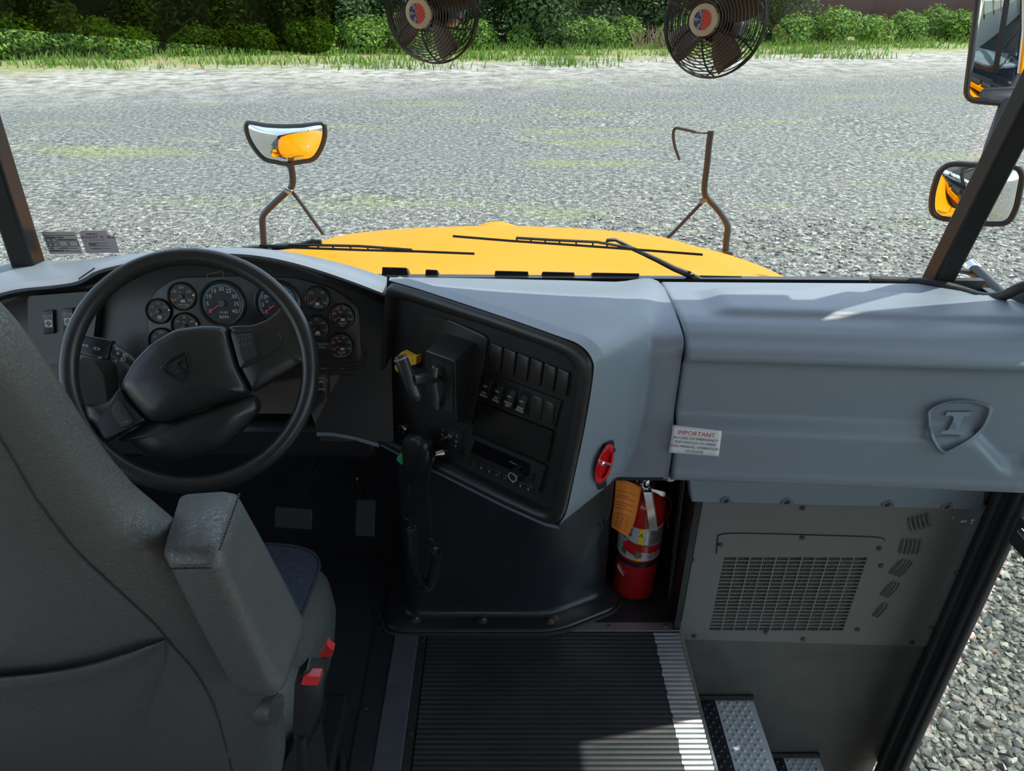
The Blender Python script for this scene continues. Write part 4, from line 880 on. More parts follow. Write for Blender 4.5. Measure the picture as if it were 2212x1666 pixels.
part('lettering', mb, mat('sticker_black', (.04, .04, .05)), cyl)
mb = MB()
for a, z, w, h in ((225, .252, .012, .006), (215, .225, .006, .012), (218, .17, .008, .010), (236, .19, .003, .01), (232, .235, .004, .006)):
    o, ex_ = onb(a, z, 1.0135); nn = ex_.cross(axz); mb.slab([o+ex_*x*w+axz*y*h for x, y in ((-1, -1), (1, -1), (1, 1), (-1, 1))], nn, -.0002, .0006)
for k in range(9):
    o, ex_ = onb(300, .198-.005*k, 1.0135); mb.box(o, (.020-.004*(k % 3), .0005, .0006), (ex_, ex_.cross(axz), axz))
part('label_print', mb, mat('label_grey_ink', (.12, .12, .13)), cyl)
band(.128, .142, 1.012, 150, 390, SATIN, 'rubber_band', cyl, None, .0015)
mb = MB()
o, ex_ = onb(212, .095, 1.0); nn = ex_.cross(axz); mb.slab([o+ex_*x+axz*y for x, y in ((-.012, .012), (.003, .0), (.018, -.010), (.0, -.006), (-.010, -.002))], nn, -.0004, .0012); part('side_mark', mb, WHITEL, cyl)
top = ex0+axz*.362
mb = MB(); mb.lathe(top, axz, [(.016, 0), (.016, .018), (.013, .022), (.010, .030), (0, .030)], 20); part('valve', mb, STEEL, t)
mb = MB(); a0_ = P(1383, 1048, y=1.50); a1_ = P(1408, 1055, y=1.47); a2_ = P(1408, 1148, y=1.445)
def chan(path, w, d_, wd):
    rr = []
    for i, p in enumerate(path):
        q_ = path[min(i+1, len(path)-1)]-path[max(i-1, 0)]; q_.normalize(); wv = wd; dv = q_.cross(wv).normalized()
        rr.append([p-wv*w+dv*d_, p-wv*w, p+wv*w, p+wv*w+dv*d_, p+wv*(w-.001)+dv*d_, p+wv*(w-.001)+dv*.001, p-wv*(w-.001)+dv*.001, p-wv*(w-.001)+dv*d_])
    return MB().loft(rr)
part('squeeze_lever', chan([P(1388, 1046, y=1.50), P(1398, 1064, y=1.465), P(1405, 1100, y=1.45), P(1411, 1146, y=1.44)], .0115, .010, V((1, 0, 0))), STEEL, t, bevel=.0004)
mb = MB(); mb.slab(rnd([P(a, b_, y=1.50) for a, b_ in ((1385, 1044), (1412, 1050), (1436, 1056), (1436, 1066), (1404, 1066))], .004), (0, -1, 0), -.008, .014); part('carry_handle', mb, STEEL, t, bevel=.002)
mb = MB(); mb.tube([P(1360, 1044, y=1.47), P(1376, 1045, y=1.48), P(1390, 1046, y=1.5)], .0018, 8); mb.tube(spline([P(1364, 1044, y=1.46), P(1352, 1036, y=1.45), P(1350, 1026, y=1.45), P(1364, 1020, y=1.46), P(1378, 1030, y=1.47), P(1374, 1050, y=1.45), P(1379, 1068, y=1.45)], 5), .0009, 6); part('safety_pin', mb, STEEL, t)
mb = MB(); hk = [P(1418, 1075, y=1.50), P(1440, 1074, y=1.50), P(1451, 1086, y=1.50), P(1449, 1108, y=1.50), P(1441, 1112, y=1.50), P(1440, 1124, y=1.5), P(1446, 1133, y=1.5), P(1441, 1142, y=1.5)]
mb.sheet([hk, [p+V((0, .014, 0)) for p in hk]])
t2 = thing('extinguisher_bracket', 'red steel strap bracket clamped around the fire extinguisher', 'bracket', (.43, 1.55, .1)); part('back_plate', mb, mat('bracket_red', (.28, .015, .015), .35), t2, solid=.002, flat=True)
mb = boxes([(.350, .40, 1.570, 1.574, .02, .36)]); mb.box((.375, 1.61, .2), (.02, .036, .1)); part('wall_mount', mb, MT['bracket_red'], t2)
def bandt(z0, z1, k, a0, a1, nm):
    mb = MB(); n = 40; rr = []
    for q_ in range(n+1):
        a = radians(a0+(a1-a0)*q_/n); d_ = V((cos(a), sin(a), 0)); tz = axz*(.012*sin(a-1.2)); rr.append([ex0+tz+axz*z0+d_*(R_*k), ex0+tz+axz*z0+d_*(R_*k+.0016), ex0+tz+axz*z1+d_*(R_*k+.0016), ex0+tz+axz*z1+d_*(R_*k)])
    mb.loft(rr); return part(nm, mb, REDP, t2, ang=30)
bandt(.188, .210, 1.035, 225, 450, 'strap')
mb = MB(); o, ex_ = onb(238, .193, 1.06); nn = ex_.cross(axz)
mb.slab([o+ex_*x+axz*y for x, y in ((-.022, .013), (.016, .002), (.016, -.020), (-.020, -.008))], nn, -.004, .004, .002); bk_ = part('buckle', mb, REDP, t2, bevel=.001)
mb = MB(); o2 = o+ex_*.022+axz*-.014; mb.slab([o2+ex_*x+axz*y for x, y in ((-.008, .012), (.006, .010), (.011, -.004), (-.002, -.014), (-.009, -.010))], nn, -.002, .003, .002); part('latch_tip', mb, mat('tan_steel', (.35, .30, .25), .35, metal=.5), bk_)
# orange inspection tag
t = thing('inspection_tag', 'orange paper inspection tag tied to the fire extinguisher lever', 'tag', tuple(P(1362, 1046, y=1.44)))
tg = [[P(1330, 1035, y=1.445), P(1357, 1040, y=1.432), P(1386, 1053, y=1.44)], [P(1327, 1080, y=1.44), P(1353, 1085, y=1.424), P(1378, 1096, y=1.435)], [P(1322, 1118, y=1.44), P(1346, 1122, y=1.422), P(1368, 1135, y=1.432)], [P(1320, 1138, y=1.44), P(1338, 1150, y=1.424), P(1354, 1160, y=1.43)]]
g_ = [spline(r, 6) for r in tg]; g_ = list(map(list, zip(*[spline(list(c), 6) for c in zip(*g_)])))
mb = MB(); mb.sheet(g_); part('card', mb, ORNG, t, solid=.0006, off=0)
def gp(u, v):
    a = min(int(v*(len(g_)-1)), len(g_)-2); b_ = min(int(u*(len(g_[0])-1)), len(g_[0])-2); fv = v*(len(g_)-1)-a; fu = u*(len(g_[0])-1)-b_
    p = lerp(lerp(g_[a][b_], g_[a][b_+1], fu), lerp(g_[a+1][b_], g_[a+1][b_+1], fu), fv); n_ = (g_[a+1][b_]-g_[a][b_]).cross(g_[a][b_+1]-g_[a][b_]).normalized()
    return p+(n_ if n_.y < 0 else -n_)*.0008
mb = MB()
for v in (.17, .24, .27, .36, .40, .46, .56): mb.tube([gp(.08+.8*k/12, v) for k in range(8 if v in (.24, .4) else 12)], .0005, 4)
for v in (.6, .66, .72, .78, .84, .9): mb.tube([gp(.05+.85*k/12, v) for k in range(13)], .0004, 4)
for u in (.25, .48, .7): mb.tube([gp(u, .6+.3*k/8) for k in range(9)], .0004, 4)
part('card_print', mb, mat('card_ink', (.09, .03, .02)), t)
t = thing('conduit_pipe', 'shiny black vertical pipe at the right of the extinguisher recess', 'pipe', (.445, 1.42, 0))
mb = MB(); mb.tube([P(1478, 1030, y=1.41), P(1464, 1150, y=1.415), P(1449, 1270, y=1.42), P(1442, 1335, y=1.42)], .007, 12); part('pipe', mb, mat('gloss_black', (.015,)*3, .15, coat=.5), t)

# ================================================================== DRIVER SEAT
t = thing('driver_seat', 'grey vinyl driver seat with navy cloth cushion and folded up armrest', 'seat', (-.60, .85, 0))
def sup(c, w, d_, n=40, e=3.2, tilt=0):
    out = []
    for k in range(n):
        a = 2*pi*k/n; ca, sa_ = cos(a), sin(a); out.append(V((c.x+w*abs(ca)**(2/e)*(1 if ca > 0 else -1), c.y+d_*abs(sa_)**(2/e)*(1 if sa_ > 0 else -1), c.z)))
    return out
prof = [(.44, .20, .05, .66), (.46, .262, .062, .66), (.55, .282, .068, .66), (.66, .288, .068, .65), (.76, .286, .065, .643), (.84, .276, .062, .636), (.92, .252, .060, .63), (.98, .220, .058, .625), (1.03, .195, .056, .618), (1.10, .176, .055, .610), (1.18, .162, .054, .602), (1.24, .146, .052, .597), (1.285, .118, .045, .594), (1.31, .08, .032, .592), (1.318, .03, .015, .592)]
pf = spline([V((a, b_, c_)) for a, b_, c_, _ in prof], 4); py_ = spline([V((d_, 0, 0)) for *_, d_ in prof], 4)
mb = MB(); mb.loft([sup(V((-.60, q_.x, p.x)), p.y, p.z, e=3.0) for p, q_ in zip(pf, py_)]); bk = part('backrest', mb, VINYL, t, ang=80)
def backsurf(x, z, off=.0):
    for i in range(len(pf)-1):
        if pf[i].x <= z <= pf[i+1].x or i == len(pf)-2:
            w, d_, yc = pf[i].y, pf[i].z, py_[i].x; break
    u = min(.999, abs((x+.60)/w)); return V((x, yc-d_*(1-u**3.0)**(1/3.0)-off, z))
def bs_px(a, b_, off=.0):
    p = P(a, b_, y=.6)
    for _ in range(8): p = P(a, b_, y=backsurf(p.x, p.z, off).y)
    return p
SEAM = mat('dark_seam', (.02, .02, .022), .7)
mb = MB(); sm = [bs_px(a, b_, .0005) for a, b_ in [(p.x, p.y) for p in spline([V((a, b_, 0)) for a, b_ in ((-10, 930), (25, 985), (80, 1080), (160, 1185), (240, 1262), (330, 1345), (372, 1395), (420, 1450), (460, 1520), (485, 1600), (505, 1680))], 5)]]
mb.tube(sm, .0013, 6); part('seam', mb, SEAM, bk)
# map pocket on the lower back: a sagging edge with a fold
pe_ = [(p.x, p.y) for p in spline([V((a, b_, 0)) for a, b_ in ((-60, 1475), (20, 1470), (100, 1462), (180, 1448), (260, 1425), (320, 1400), (356, 1384))], 4)]
def prow(dy, off): return [bs_px(a, b_+dy*min(1, (380-a)/120), off*min(1, (372-a)/60)) for a, b_ in pe_]
mb = MB(); mb.sheet([prow(3, .0), prow(-6, .006), prow(-10, .013), prow(-6, .017), prow(2, .018), prow(20, .014), prow(40, .009), prow(80, .010), prow(160, .009), prow(260, .001)]); part('map_pocket', mb, VINYL, bk, ang=80)
# cushion
mb = MB()
def crow(z, e, k=3.6): return sup(V((-.605, .905, z)), .283+e, .235+e, 64, k)
mb.loft([crow(.30, -.03), crow(.33, -.006), crow(.40, .004), crow(.455, .0), crow(.487, -.014), crow(.500, -.038), crow(.503, -.06, 3.2), crow(.498, -.12, 3), crow(.494, -.2, 2.5)]); tap = lambda m_: setattr(m_, 'v', [V((-.605+(p.x+.605)*(1-.13*max(0, 1.12-p.y)/.47), p.y, p.z)) for p in m_.v]); tap(mb); cu = part('seat_cushion', mb, VINYL, t, ang=80)
mb = MB(); cc = lambda z, e: [V((max(-.86, min(-.352, p.x)), p.y, p.z)) for p in sup(V((-.605, .915, z)), .258+e, .205+e, 64, 5)]
mb.loft([cc(.495, 0), cc(.5065, 0), cc(.510, -.008), cc(.508, -.08), cc(.505, -.15)]); tap(mb); part('cloth_insert', mb, FABRIC, cu, ang=80, label='navy patterned cloth centre')
mb = MB(); mb.tube([p+V((0, 0, .001)) for p in cc(.506, .002)], .0022, 6, closed=True); tap(mb); part('piping', mb, SEAM, cu)
# folded armrest
c8 = {'a': P(342, 1195, y=.555), 'b': P(466, 1192, y=.55), 'c': P(512, 1052, y=.70), 'd': P(385, 1062, y=.745), 'e': P(508, 1512, y=.555), 'f': P(606, 1520, y=.545), 'g': P(668, 1345, y=.66), 'h': P(600, 1400, y=.72)}
a_, b_, c_, d_, e_, f_, g_, h_ = [c8[k] for k in 'abcdefgh']
mb = MB(); rings = []
for k in (0, .04, .12, .3, .5, .7, .88, .96, 1):
    ring = [lerp(a_, e_, k), lerp(b_, f_, k), lerp(c_, g_, k), lerp(d_, h_, k)]; bul = .012*sin(pi*k)
    m_ = sum(ring, V())/4; ring = [p+(p-m_)*(bul*3) for p in ring]
    if k in (0, 1): ring = [m_+(p-m_)*.86 for p in ring]
    rings.append(rnd(ring, .022, 5))
mb.loft(rings); ar = part('armrest', mb, VINYL, t, ang=80)
def stitch(p, q_, n, m_=.0012):
    mb = MB()
    for k in range(n):
        u = k/n; mb.tube([lerp(p, q_, u), lerp(p, q_, u+.6/n)], m_, 5)
    return mb
part('stitching', stitch(lerp(a_, e_, .07)+V((.004, -.006, 0)), lerp(b_, f_, .07)+V((-.006, -.006, 0)), 22), SEAM, ar)
part('stitching', stitch(P(474, 1188, y=.558), P(516, 1066, y=.68)+V((.002, -.002, .002)), 20), SEAM, ar)
mb = MB(); mb.tube([V((-.36, .64, .66)), V((-.30, .625, .665))], .02, 16); part('armrest_hinge', mb, VINYL, t)
# pedestal
mb = boxes([(-.80, -.40, .70, 1.08, .05, .31), (-.84, -.36, .64, 1.12, 0, .05)]); part('pedestal', mb, PAINTB, t, bevel=.01)
mb = MB(); mb.slab([V((-.34, y, z)) for y, z in ((.58, .42), (.66, .46), (.80, .40), (.78, .25), (.70, .10), (.56, .02), (.50, .02), (.54, .2))], (1, 0, 0), 0, .03, .01); part('side_bracket', mb, PAINTB, t, bevel=.003)
mb = MB(); mb.slab([P(a, b_, z=.012) for a, b_ in ((596, 1585), (690, 1585), (725, 1600), (738, 1640), (735, 1720), (600, 1720))], (0, 0, 1), -.012, .006, .01); mb.tube([P(a, b_, z=.018) for a, b_ in ((640, 1584), (695, 1586), (722, 1602), (738, 1640), (736, 1720))], .010, 8); part('floor_bracket', mb, PAINTB, t, bevel=.003)
mb = MB(); c = P(690, 1628, z=.018); mb.lathe(c, (0, 0, 1), [(.012, 0), (.012, .003), (.009, .003)], 18); mb.lathe(c, (0, 0, 1), [(.009, .003), (.009, .010), (.007, .012), (0, .012)], 6); part('bolt', mb, STEEL, t)
# belt receiver and red release
n_b = V((.45, -.85, .25)).normalized()
bq = [P(636, 1476, y=.60), P(660, 1450, y=.60), P(700, 1455, y=.62), P(690, 1545, y=.62), P(668, 1592, y=.615), P(631, 1590, y=.60)]
mb = MB(); mb.slab(bq, (0, -1, 0), -.022, 0, .004, .003); bu = part('belt_buckle', mb, SATIN, t, bevel=.003)
mb = MB(); mb.slab([P(a, b_, y=.60) for a, b_ in ((657, 1457), (692, 1458), (688, 1477), (652, 1476))], (0, -1, .3), -.012, .0035, .002); part('release_button', mb, mat('red_button', (.62, .04, .04), .35), bu, label='red release button')
mb = MB(); mb.tube([P(648, 1590, y=.61), P(650, 1620, y=.61), P(648, 1700, y=.61)], .008, 10); part('buckle_stalk', mb, SATIN, bu)
t = thing('red_seat_lever', 'small red plastic lever beneath the right edge of the seat cushion', 'lever', tuple(P(708, 1404, y=.86)))
mb = MB(); mb.slab([P(a, b_, y=.84) for a, b_ in ((690, 1420), (706, 1390), (712, 1400), (721, 1404), (718, 1418), (700, 1421))], (0, -1, 0), -.014, 0, .002); part('lever_tab', mb, mat('red_button', (.62, .04, .04)), t, bevel=.0015)
mb = MB(); mb.tube([P(702, 1410, y=.85), V((-.34, .87, .33))], .005, 8); part('lever_rod', mb, SATIN, t)

# ================================================================== FANS
CREAM = mat('badge_cream', (.62, .48, .32), .5); NAVY = mat('badge_navy', (.03, .03, .16), .5); BRED = mat('badge_red', (.65, .04, .03), .5)
def fan(px, py, yy, n_, R_, lab, blade0, neck):
    n_ = V(n_).normalized(); c = P(px, py, y=yy); t = thing('dash_fan', lab, 'fan', tuple(c), None)
    ex_ = V((0, 0, 1)).cross(n_).normalized(); ey_ = n_.cross(ex_).normalized()
    if ex_.x < 0: ex_ = -ex_
    def pt(r, a, h): return c+ex_*(r*cos(a))+ey_*(r*sin(a))+n_*h
    def dome(r): u = r/R_; return .034*math.sqrt(max(0, 1-max(0, (u-.28)/.72)**2.4)) if u > .28 else .034
    mb = MB()
    for k in range(13):
        r = R_*(.32+.68*k/12); mb.tube([pt(r, 2*pi*j/56, dome(r)) for j in range(56)], .00095, 5, closed=True)
    mb.tube([pt(R_*1.0, 2*pi*j/56, -.004) for j in range(56)], .0016, 6, closed=True)
    for k in range(9):
        r = R_*(.30+.68*k/8); mb.tube([pt(r, 2*pi*j/56, -.008-.034*math.sqrt(max(0, 1-(r/R_)**2.4))) for j in range(56)], .0009, 5, closed=True)
    part('cage_rings', mb, FANM, t)
    mb = MB()
    for k in range(6):
        a0 = k*pi/3+.5
        mb.tube([pt(R_*u, a0+.25*u, dome(R_*u)-.0015) for u in [.28+.09*q_ for q_ in range(9)]], .0013, 5)
        mb.tube([pt(R_*u, a0, -.009-.034*math.sqrt(max(0, 1-u**2.4))) for u in [.2+.1*q_ for q_ in range(9)]], .0013, 5)
    part('cage_ribs', mb, FANM, t)
    mb = MB(); mb.lathe(c, n_, [(.0, .024), (R_*.26, .024), (R_*.28, .030), (R_*.28, .036), (R_*.25, .0375), (0, .0375)], 36); bd = part('badge', mb, CREAM, t, label='cream badge with blue snowflake half and red sun half')
    h = .0380; r = R_*.19
    mb = MB(); mb.slab([pt(r*(1 if q_ % 2 else .86), -pi/2+pi*q_/18, h) for q_ in range(1, 18)]+[pt(r*.9, pi/2, h), pt(r*.9, -pi/2, h)], n_, 0, .0003); part('sun_half', mb, BRED, bd)
    mb = MB(); mb.slab([pt(r*.95, pi/2+.09+(pi-.18)*q_/12, h) for q_ in range(13)], n_, 0, .0003); sf = part('snow_half', mb, NAVY, bd)
    mb = MB()
    for a in (pi*.64, pi, pi*1.36):
        d_ = ex_*cos(a)+ey_*sin(a); s = n_.cross(d_)
        mb.tube([c+n_*(h+.0005)+d_*(r*.1), c+n_*(h+.0005)+d_*(r*.9)], .00055, 5)
        for u in (.45, .7):
            for sg in (-1, 1): mb.tube([c+n_*(h+.0005)+d_*(r*u), c+n_*(h+.0005)+d_*(r*(u+.2))+s*(sg*r*.2)], .0005, 5)
    part('snowflake', mb, CREAM, sf)
    hb_ = MB(); hb_.lathe(c, n_, [(0, .016), (R_*.2, .014), (R_*.2, -.004), (0, -.004)], 24); hub_ = part('hub', hb_, FANM, t)
    for k in range(4):
        a0 = blade0+k*pi/2; rows = []
        for u in (.16, .3, .5, .7, .84, .9):
            w = .10+.24*sin(min(1, (u-.1)/.8)*pi*.62); rows.append([pt(math.hypot(R_*u, R_*w*v), a0+math.atan2(w*v, u), .004+.012*v) for v in (-1, -.5, 0, .5, 1)])
        mb = MB(); mb.sheet(rows); part('blade', mb, BRZ, t, solid=.0012)
    mb = MB(); mb.lathe(c-n_*.010, -n_, [(R_*.36, 0), (R_*.40, .006), (R_*.40, .045), (R_*.34, .055), (0, .057)], 32); part('motor', mb, SATIN, t)
    m0 = c-n_*.04; mb = MB(); mb.tube(spline([m0, m0+V((neck[0]*.4, .01, .06)), m0+V((neck[0], neck[1]*.6, .16)), V((m0.x+neck[0], 1.44, 1.87))], 6), .007, 10); part('neck', mb, SATIN, t)
    mb = MB(); e_ = V((m0.x+neck[0], 1.44, 1.865)); mb.lathe(e_, (0, 0, -1), [(.022, -.004), (.022, .004), (.010, .012), (0, .012)], 18); part('mount', mb, SATIN, t)
    return t
fan(930, 22, 1.20, (-.44, -.92, -.08), .073, 'left bronze wire cage fan hanging between the visor and windshield centre', radians(-62), (.02, .05))
fan(1541, 47, 1.18, (-.62, -.78, .10), .0755, 'right bronze wire cage fan hanging beside the tall side mirror', radians(-55), (.03, .05))

# ================================================================== SUN VISOR, STICKERS
t = thing('sun_visor', 'dark transparent acrylic sun visor across the upper left windshield', 'sun visor', tuple(P(350, 0, y=1.2)))
vp = [(-140, 48), (0, 60), (350, 90), (660, 114), (690, 116), (712, 108), (722, 92), (724, 70), (724, -190), (-190, -190)]
mb = MB(); mb.slab([P(a, b_, y=1.2) for a, b_ in vp], (0, -1, 0), 0, .003); part('tinted_panel', mb, VISOR, t)
mb = MB(); a = P(250, -185, y=1.21); mb.tube([P(-180, -186, y=1.21), P(720, -186, y=1.21)], .007, 10); mb.tube([a, V((a.x, 1.44, 1.88))], .006, 8); part('hinge_rod', mb, STEEL, t)
def stickert(l, lab, m, nm='inspection_sticker'):
    y0 = 1.555; n_ = V((0, -1, -.085)).normalized(); pl = (V((-.95, wsp(-.95, .97).y-.006, .97)), V((.07, -1, -.085)).normalized())
    t = thing(nm, lab, 'sticker', tuple(P(*l[3], pl=pl)), None); mb = MB(); mb.slab(pp(l, pl), pl[1], 0, .0005); part('paper', mb, m, t); return t, pl
STK = mat('sticker_back_grey', (.36, .36, .34), .6, var=.12, vscale=40); INKB = mat('sticker_ink', (.015, .015, .018), .6)
t, pl = stickert([(89, 500), (162, 500), (180, 548), (108, 549)], 'grey inspection record sticker at lower left windshield, nearest the pillar', STK)
def shr(u, v, l=((89, 500), (162, 500), (180, 548), (108, 549))):
    a = (l[0][0]+(l[1][0]-l[0][0])*u, l[0][1]+(l[1][1]-l[0][1])*u); b_ = (l[3][0]+(l[2][0]-l[3][0])*u, l[3][1]+(l[2][1]-l[3][1])*u)
    return P(a[0]+(b_[0]-a[0])*v, a[1]+(b_[1]-a[1])*v, pl=pl)+pl[1]*.0009
mb = MB()
def ln(u0, v0, u1, v1, w=.0005, f=shr): mb.tube([f(u0, v0), f(u1, v1)], w, 4)
for u0, v0, u1, v1 in ((.05, .17, .95, .17), (.05, .84, .6, .84), (.3, .75, .9, .75), (.5, .88, .95, .88)): ln(u0, v0, u1, v1)
for u0, v0, w_, h_ in ((.06, .32, .13, .14), (.22, .32, .13, .14), (.06, .52, .13, .14), (.22, .52, .13, .14), (.40, .42, .26, .24), (.70, .42, .26, .24)):
    ln(u0, v0, u0+w_, v0); ln(u0+w_, v0, u0+w_, v0+h_); ln(u0+w_, v0+h_, u0, v0+h_); ln(u0, v0+h_, u0, v0)
for u0, u1, v in ((.06, .36, .26), (.4, .6, .26), (.4, .95, .36), (.08, .2, .74), (.4, .6, .74), (.08, .45, .86)): ln(u0, v, u1, v, .0011)
part('form_print', mb, INKB, t)
L2 = ((170, 499), (231, 498), (258, 546), (187, 547))
t, pl = stickert([(170, 500), (180, 498), (231, 498), (234, 506), (249, 512), (258, 546), (187, 547)], 'purple grey windshield sticker dated AUGUST 31, 2025 with torn corner', mat('sticker_back_mauve', (.34, .29, .30), .6, var=.12, vscale=40))
ex_ = (P(231, 510, pl=pl)-P(180, 510.5, pl=pl)).normalized(); ey_ = pl[1].cross(ex_)
if ey_.z < 0: ey_ = -ey_
mb = MB(); mb.text('AUGUST 31, 2025', P(212, 512.5, pl=pl)+pl[1]*.0006, ex_, ey_, .0098, .02); f2 = lambda u, v: shr(u, v, L2)
for u0, u1, v in ((.2, .6, .14), (.18, .45, .55), (.18, .4, .61), (.18, .45, .67), (.2, .5, .80), (.1, .15, .44)): ln(u0, v, u1, v, .0009, f2)
for u0, u1, v in ((.25, .75, .42), (.45, .8, .56), (.45, .8, .68), (.5, .8, .80)): ln(u0, v, u1, v, .0004, f2)
part('sticker_print', mb, INKB, t)
mb = MB(); mb.slab([P(a, b_, pl=pl)+pl[1]*.001 for a, b_ in ((231, 500), (235, 499), (243, 510), (232, 506))], pl[1], 0, .0005); part('peeled_corner', mb, WHITEL, t)

# ================================================================== HOOD
t = thing('hood', 'broad orange yellow bus hood with raised centre beyond the windshield', 'hood', (0, 2.3, -.1))
def hz(x, y):
    tt = y-1.66; zc = .835-.05*tt-.1016*tt*tt
    if y > 2.95: zc -= 1.6*(y-2.95)**2
    w = 1.06 if y < 2.1 else 1.06-.16*((y-2.1)/1.2)**2
    u = abs(x)/w; ridge = .016*(1-sst(.70-.10*(y-1.7), .80-.10*(y-1.7), abs(x)))
    return zc-.085*u**2-.10*u**8-(1.2*(u-1)*1.5 if u > 1 else 0)+ridge-.016
rows = []
for j in range(61):
    y = 1.67+1.72*j/60; row = []
    for i in range(81):
        x = -1.28+2.56*i/80; row.append(V((x*(1 if y < 2.9 else 1-.35*(y-2.9)), y, hz(x, y))))
    rows.append(row)
rows += [[p+V((0, .03, -.3)) for p in rows[-1]], [p+V((0, .04, -.85)) for p in rows[-1]]]
mb = MB(); mb.sheet(rows); part('hood_shell', mb, YEL, t, ang=80, solid=.006, off=-1)
mb = MB(); c = P(1073, 491, z=hz(0, 2.98)+.005); cx0 = c.x
mb.lathe(V((cx0, 3.0, hz(0, 2.98)-.035)), (0, 0, 1), [(.085, 0), (.075, .026), (.045, .036), (0, .039)], 32); part('hood_crest', mb, YEL, t, ang=80)
mb = boxes([(-1.27, -1.25, 1.68, 3.1, -.55, .1), (1.25, 1.27, 1.68, 3.1, -.55, .1)]); part('fender', mb, YEL, t)
t = thing('cowl', 'black vented cowl strip between the windshield base and yellow hood', 'cowl', (0, 1.64, .8))
mb = boxes([(-1.1, 1.1, 1.625, 1.70, .80, .835)]); part('cowl_tray', mb, YEL, t)
for k, (a, b_, y0, y1) in enumerate(((822, 884, 580, 592), (916, 950, 585, 594), (1066, 1146, 588, 602), (1168, 1246, 590, 604), (1276, 1386, 592, 606), (1506, 1608, 598, 612), (1634, 1738, 602, 617), (1771, 1878, 605, 620), (1898, 1990, 608, 624))):
    p0 = P(a, y0, y=1.66); p1 = P(b_, y0+1.5, y=1.66); mb = MB(); dz = V((0, 0, -.028)); s = (p1-p0).normalized()
    mb.loft([[p0+dz, p0+s*.004+V((0, 0, .004)), p1-s*.006+V((0, 0, .004)), p1+dz], [p0+dz+V((0, .03, 0)), p0+s*.004+V((0, .03, -.010)), p1-s*.006+V((0, .03, -.010)), p1+dz+V((0, .03, 0))]]); part('cowl_vent', mb, RUB, t, bevel=.002)
# wipers
def wiper(lab, bl, br, link, arm):
    Y = 1.635
    t = thing('windshield_wiper', lab, 'wiper', tuple(P(*arm[-1], y=Y+.03)))
    mb = MB(); mb.loft([[P(x, y_-3.4, y=Y), P(x, y_+2, y=Y), P(x, y_+2, y=Y+.008), P(x, y_-3.4, y=Y+.008)] for x, y_ in bl]); part('blade', mb, RUB, t)
    mb = MB(); mb.tube([P(x, y_-4, y=Y+.004) for x, y_ in br], .0036, 6)
    for f in (0, .12, .24, .36, .5, .64, .76, .88, 1):
        x = br[0][0]+(br[-1][0]-br[0][0])*f; i = next(k for k in range(len(br)-1) if br[k][0] <= x <= br[k+1][0]+.1); u = (x-br[i][0])/(br[i+1][0]-br[i][0]); yb = br[i][1]+(br[i+1][1]-br[i][1])*u-4
        j = next((k for k in range(len(bl)-1) if bl[k][0] <= x <= bl[k+1][0]+.1), 0); v = (x-bl[j][0])/(bl[j+1][0]-bl[j][0]); yl = bl[j][1]+(bl[j+1][1]-bl[j][1])*v
        mb.tube([P(x, yb, y=Y+.004), P(x+2, yl, y=Y+.004)], .0022, 5)
    part('bracket', mb, SATIN, t)
    mb = MB(); mb.tube([P(x, y_, y=Y+.012+.0*k) for k, (x, y_) in enumerate(link)], .0045, 8); part('hook', mb, SATIN, t)
    mb = MB(); n = len(arm); mb.tube([P(x, y_, y=Y+.02) for x, y_ in arm], [.005+.004*k/(n-1) for k in range(n)], 8)
    if len(arm) > 3: mb.tube([P(arm[-2][0]+6*sin(k)+k*1.2, arm[-2][1]-6+k*1.0, y=Y+.01) for k in range(12)], .0015, 5)
    part('arm', mb, SATIN, t)
wiper('left wiper with its blade lying low across the yellow hood', [(560, 532), (640, 536), (780, 541), (900, 544), (1025, 549)], [(622, 533), (660, 533), (780, 536), (890, 544)], [(628, 534), (660, 525), (675, 520), (692, 521), (693, 530)], [(692, 525), (645, 531), (570, 536), (480, 546)])
wiper('right wiper with its arm rising from the cowl at right', [(978, 511), (1100, 521), (1250, 531), (1400, 542), (1518, 551)], [(1115, 518), (1200, 523), (1290, 527), (1372, 541)], [(1310, 526), (1312, 519), (1330, 518), (1345, 526), (1372, 540)], [(1345, 528), (1390, 548), (1420, 562), (1455, 580), (1485, 592), (1512, 606)])

# ================================================================== CROSS VIEW MIRRORS ON THE HOOD
POLE = mat('mirror_arm_black', (.022, .024, .026), .35, bump=.15, bscale=200)
YM = 2.85
def q3(l, y=YM): return [P(a, b_, y=y) for a, b_ in l]
t = thing('cross_view_mirror', 'rounded convex crossover mirror on a black forked arm, left side of hood', 'mirror', tuple(P(568, 525, y=YM)))
mo = [(533, 267), (545, 266), (575, 271), (618, 273), (660, 271), (695, 268), (702, 276), (701, 300), (692, 325), (677, 344), (650, 350), (620, 354), (595, 350), (572, 344), (553, 325), (538, 300), (532, 280)]
fr_ = spline(q3(mo), 3, True); mb = MB(); mb.tube(fr_, .0085, 10, closed=True); part('mirror_frame', mb, POLE, t)
c = sum(fr_, V())/len(fr_); mb = MB()
mb.loft([[c+(p-c)*k+V((0, h, .034*(1-k))) for p in fr_] for k, h in ((.98, 0), (.93, -.012), (.82, -.030), (.66, -.050), (.48, -.065), (.3, -.074), (.15, -.078), (.02, -.0795))], cap=True); part('convex_glass', mb, MIRR, t, ang=80)
mb = MB(); mb.tube([c+V((0, .03, -.04)), P(622, 358, y=YM+.01), P(628, 362, y=YM)], .010, 10); mb.loft([[c+(p-c)*k+V((0, h, 0)) for p in fr_] for k, h in ((.98, .003), (.9, .02), (.5, .05), (.1, .055))]); part('mirror_back', mb, POLE, t)
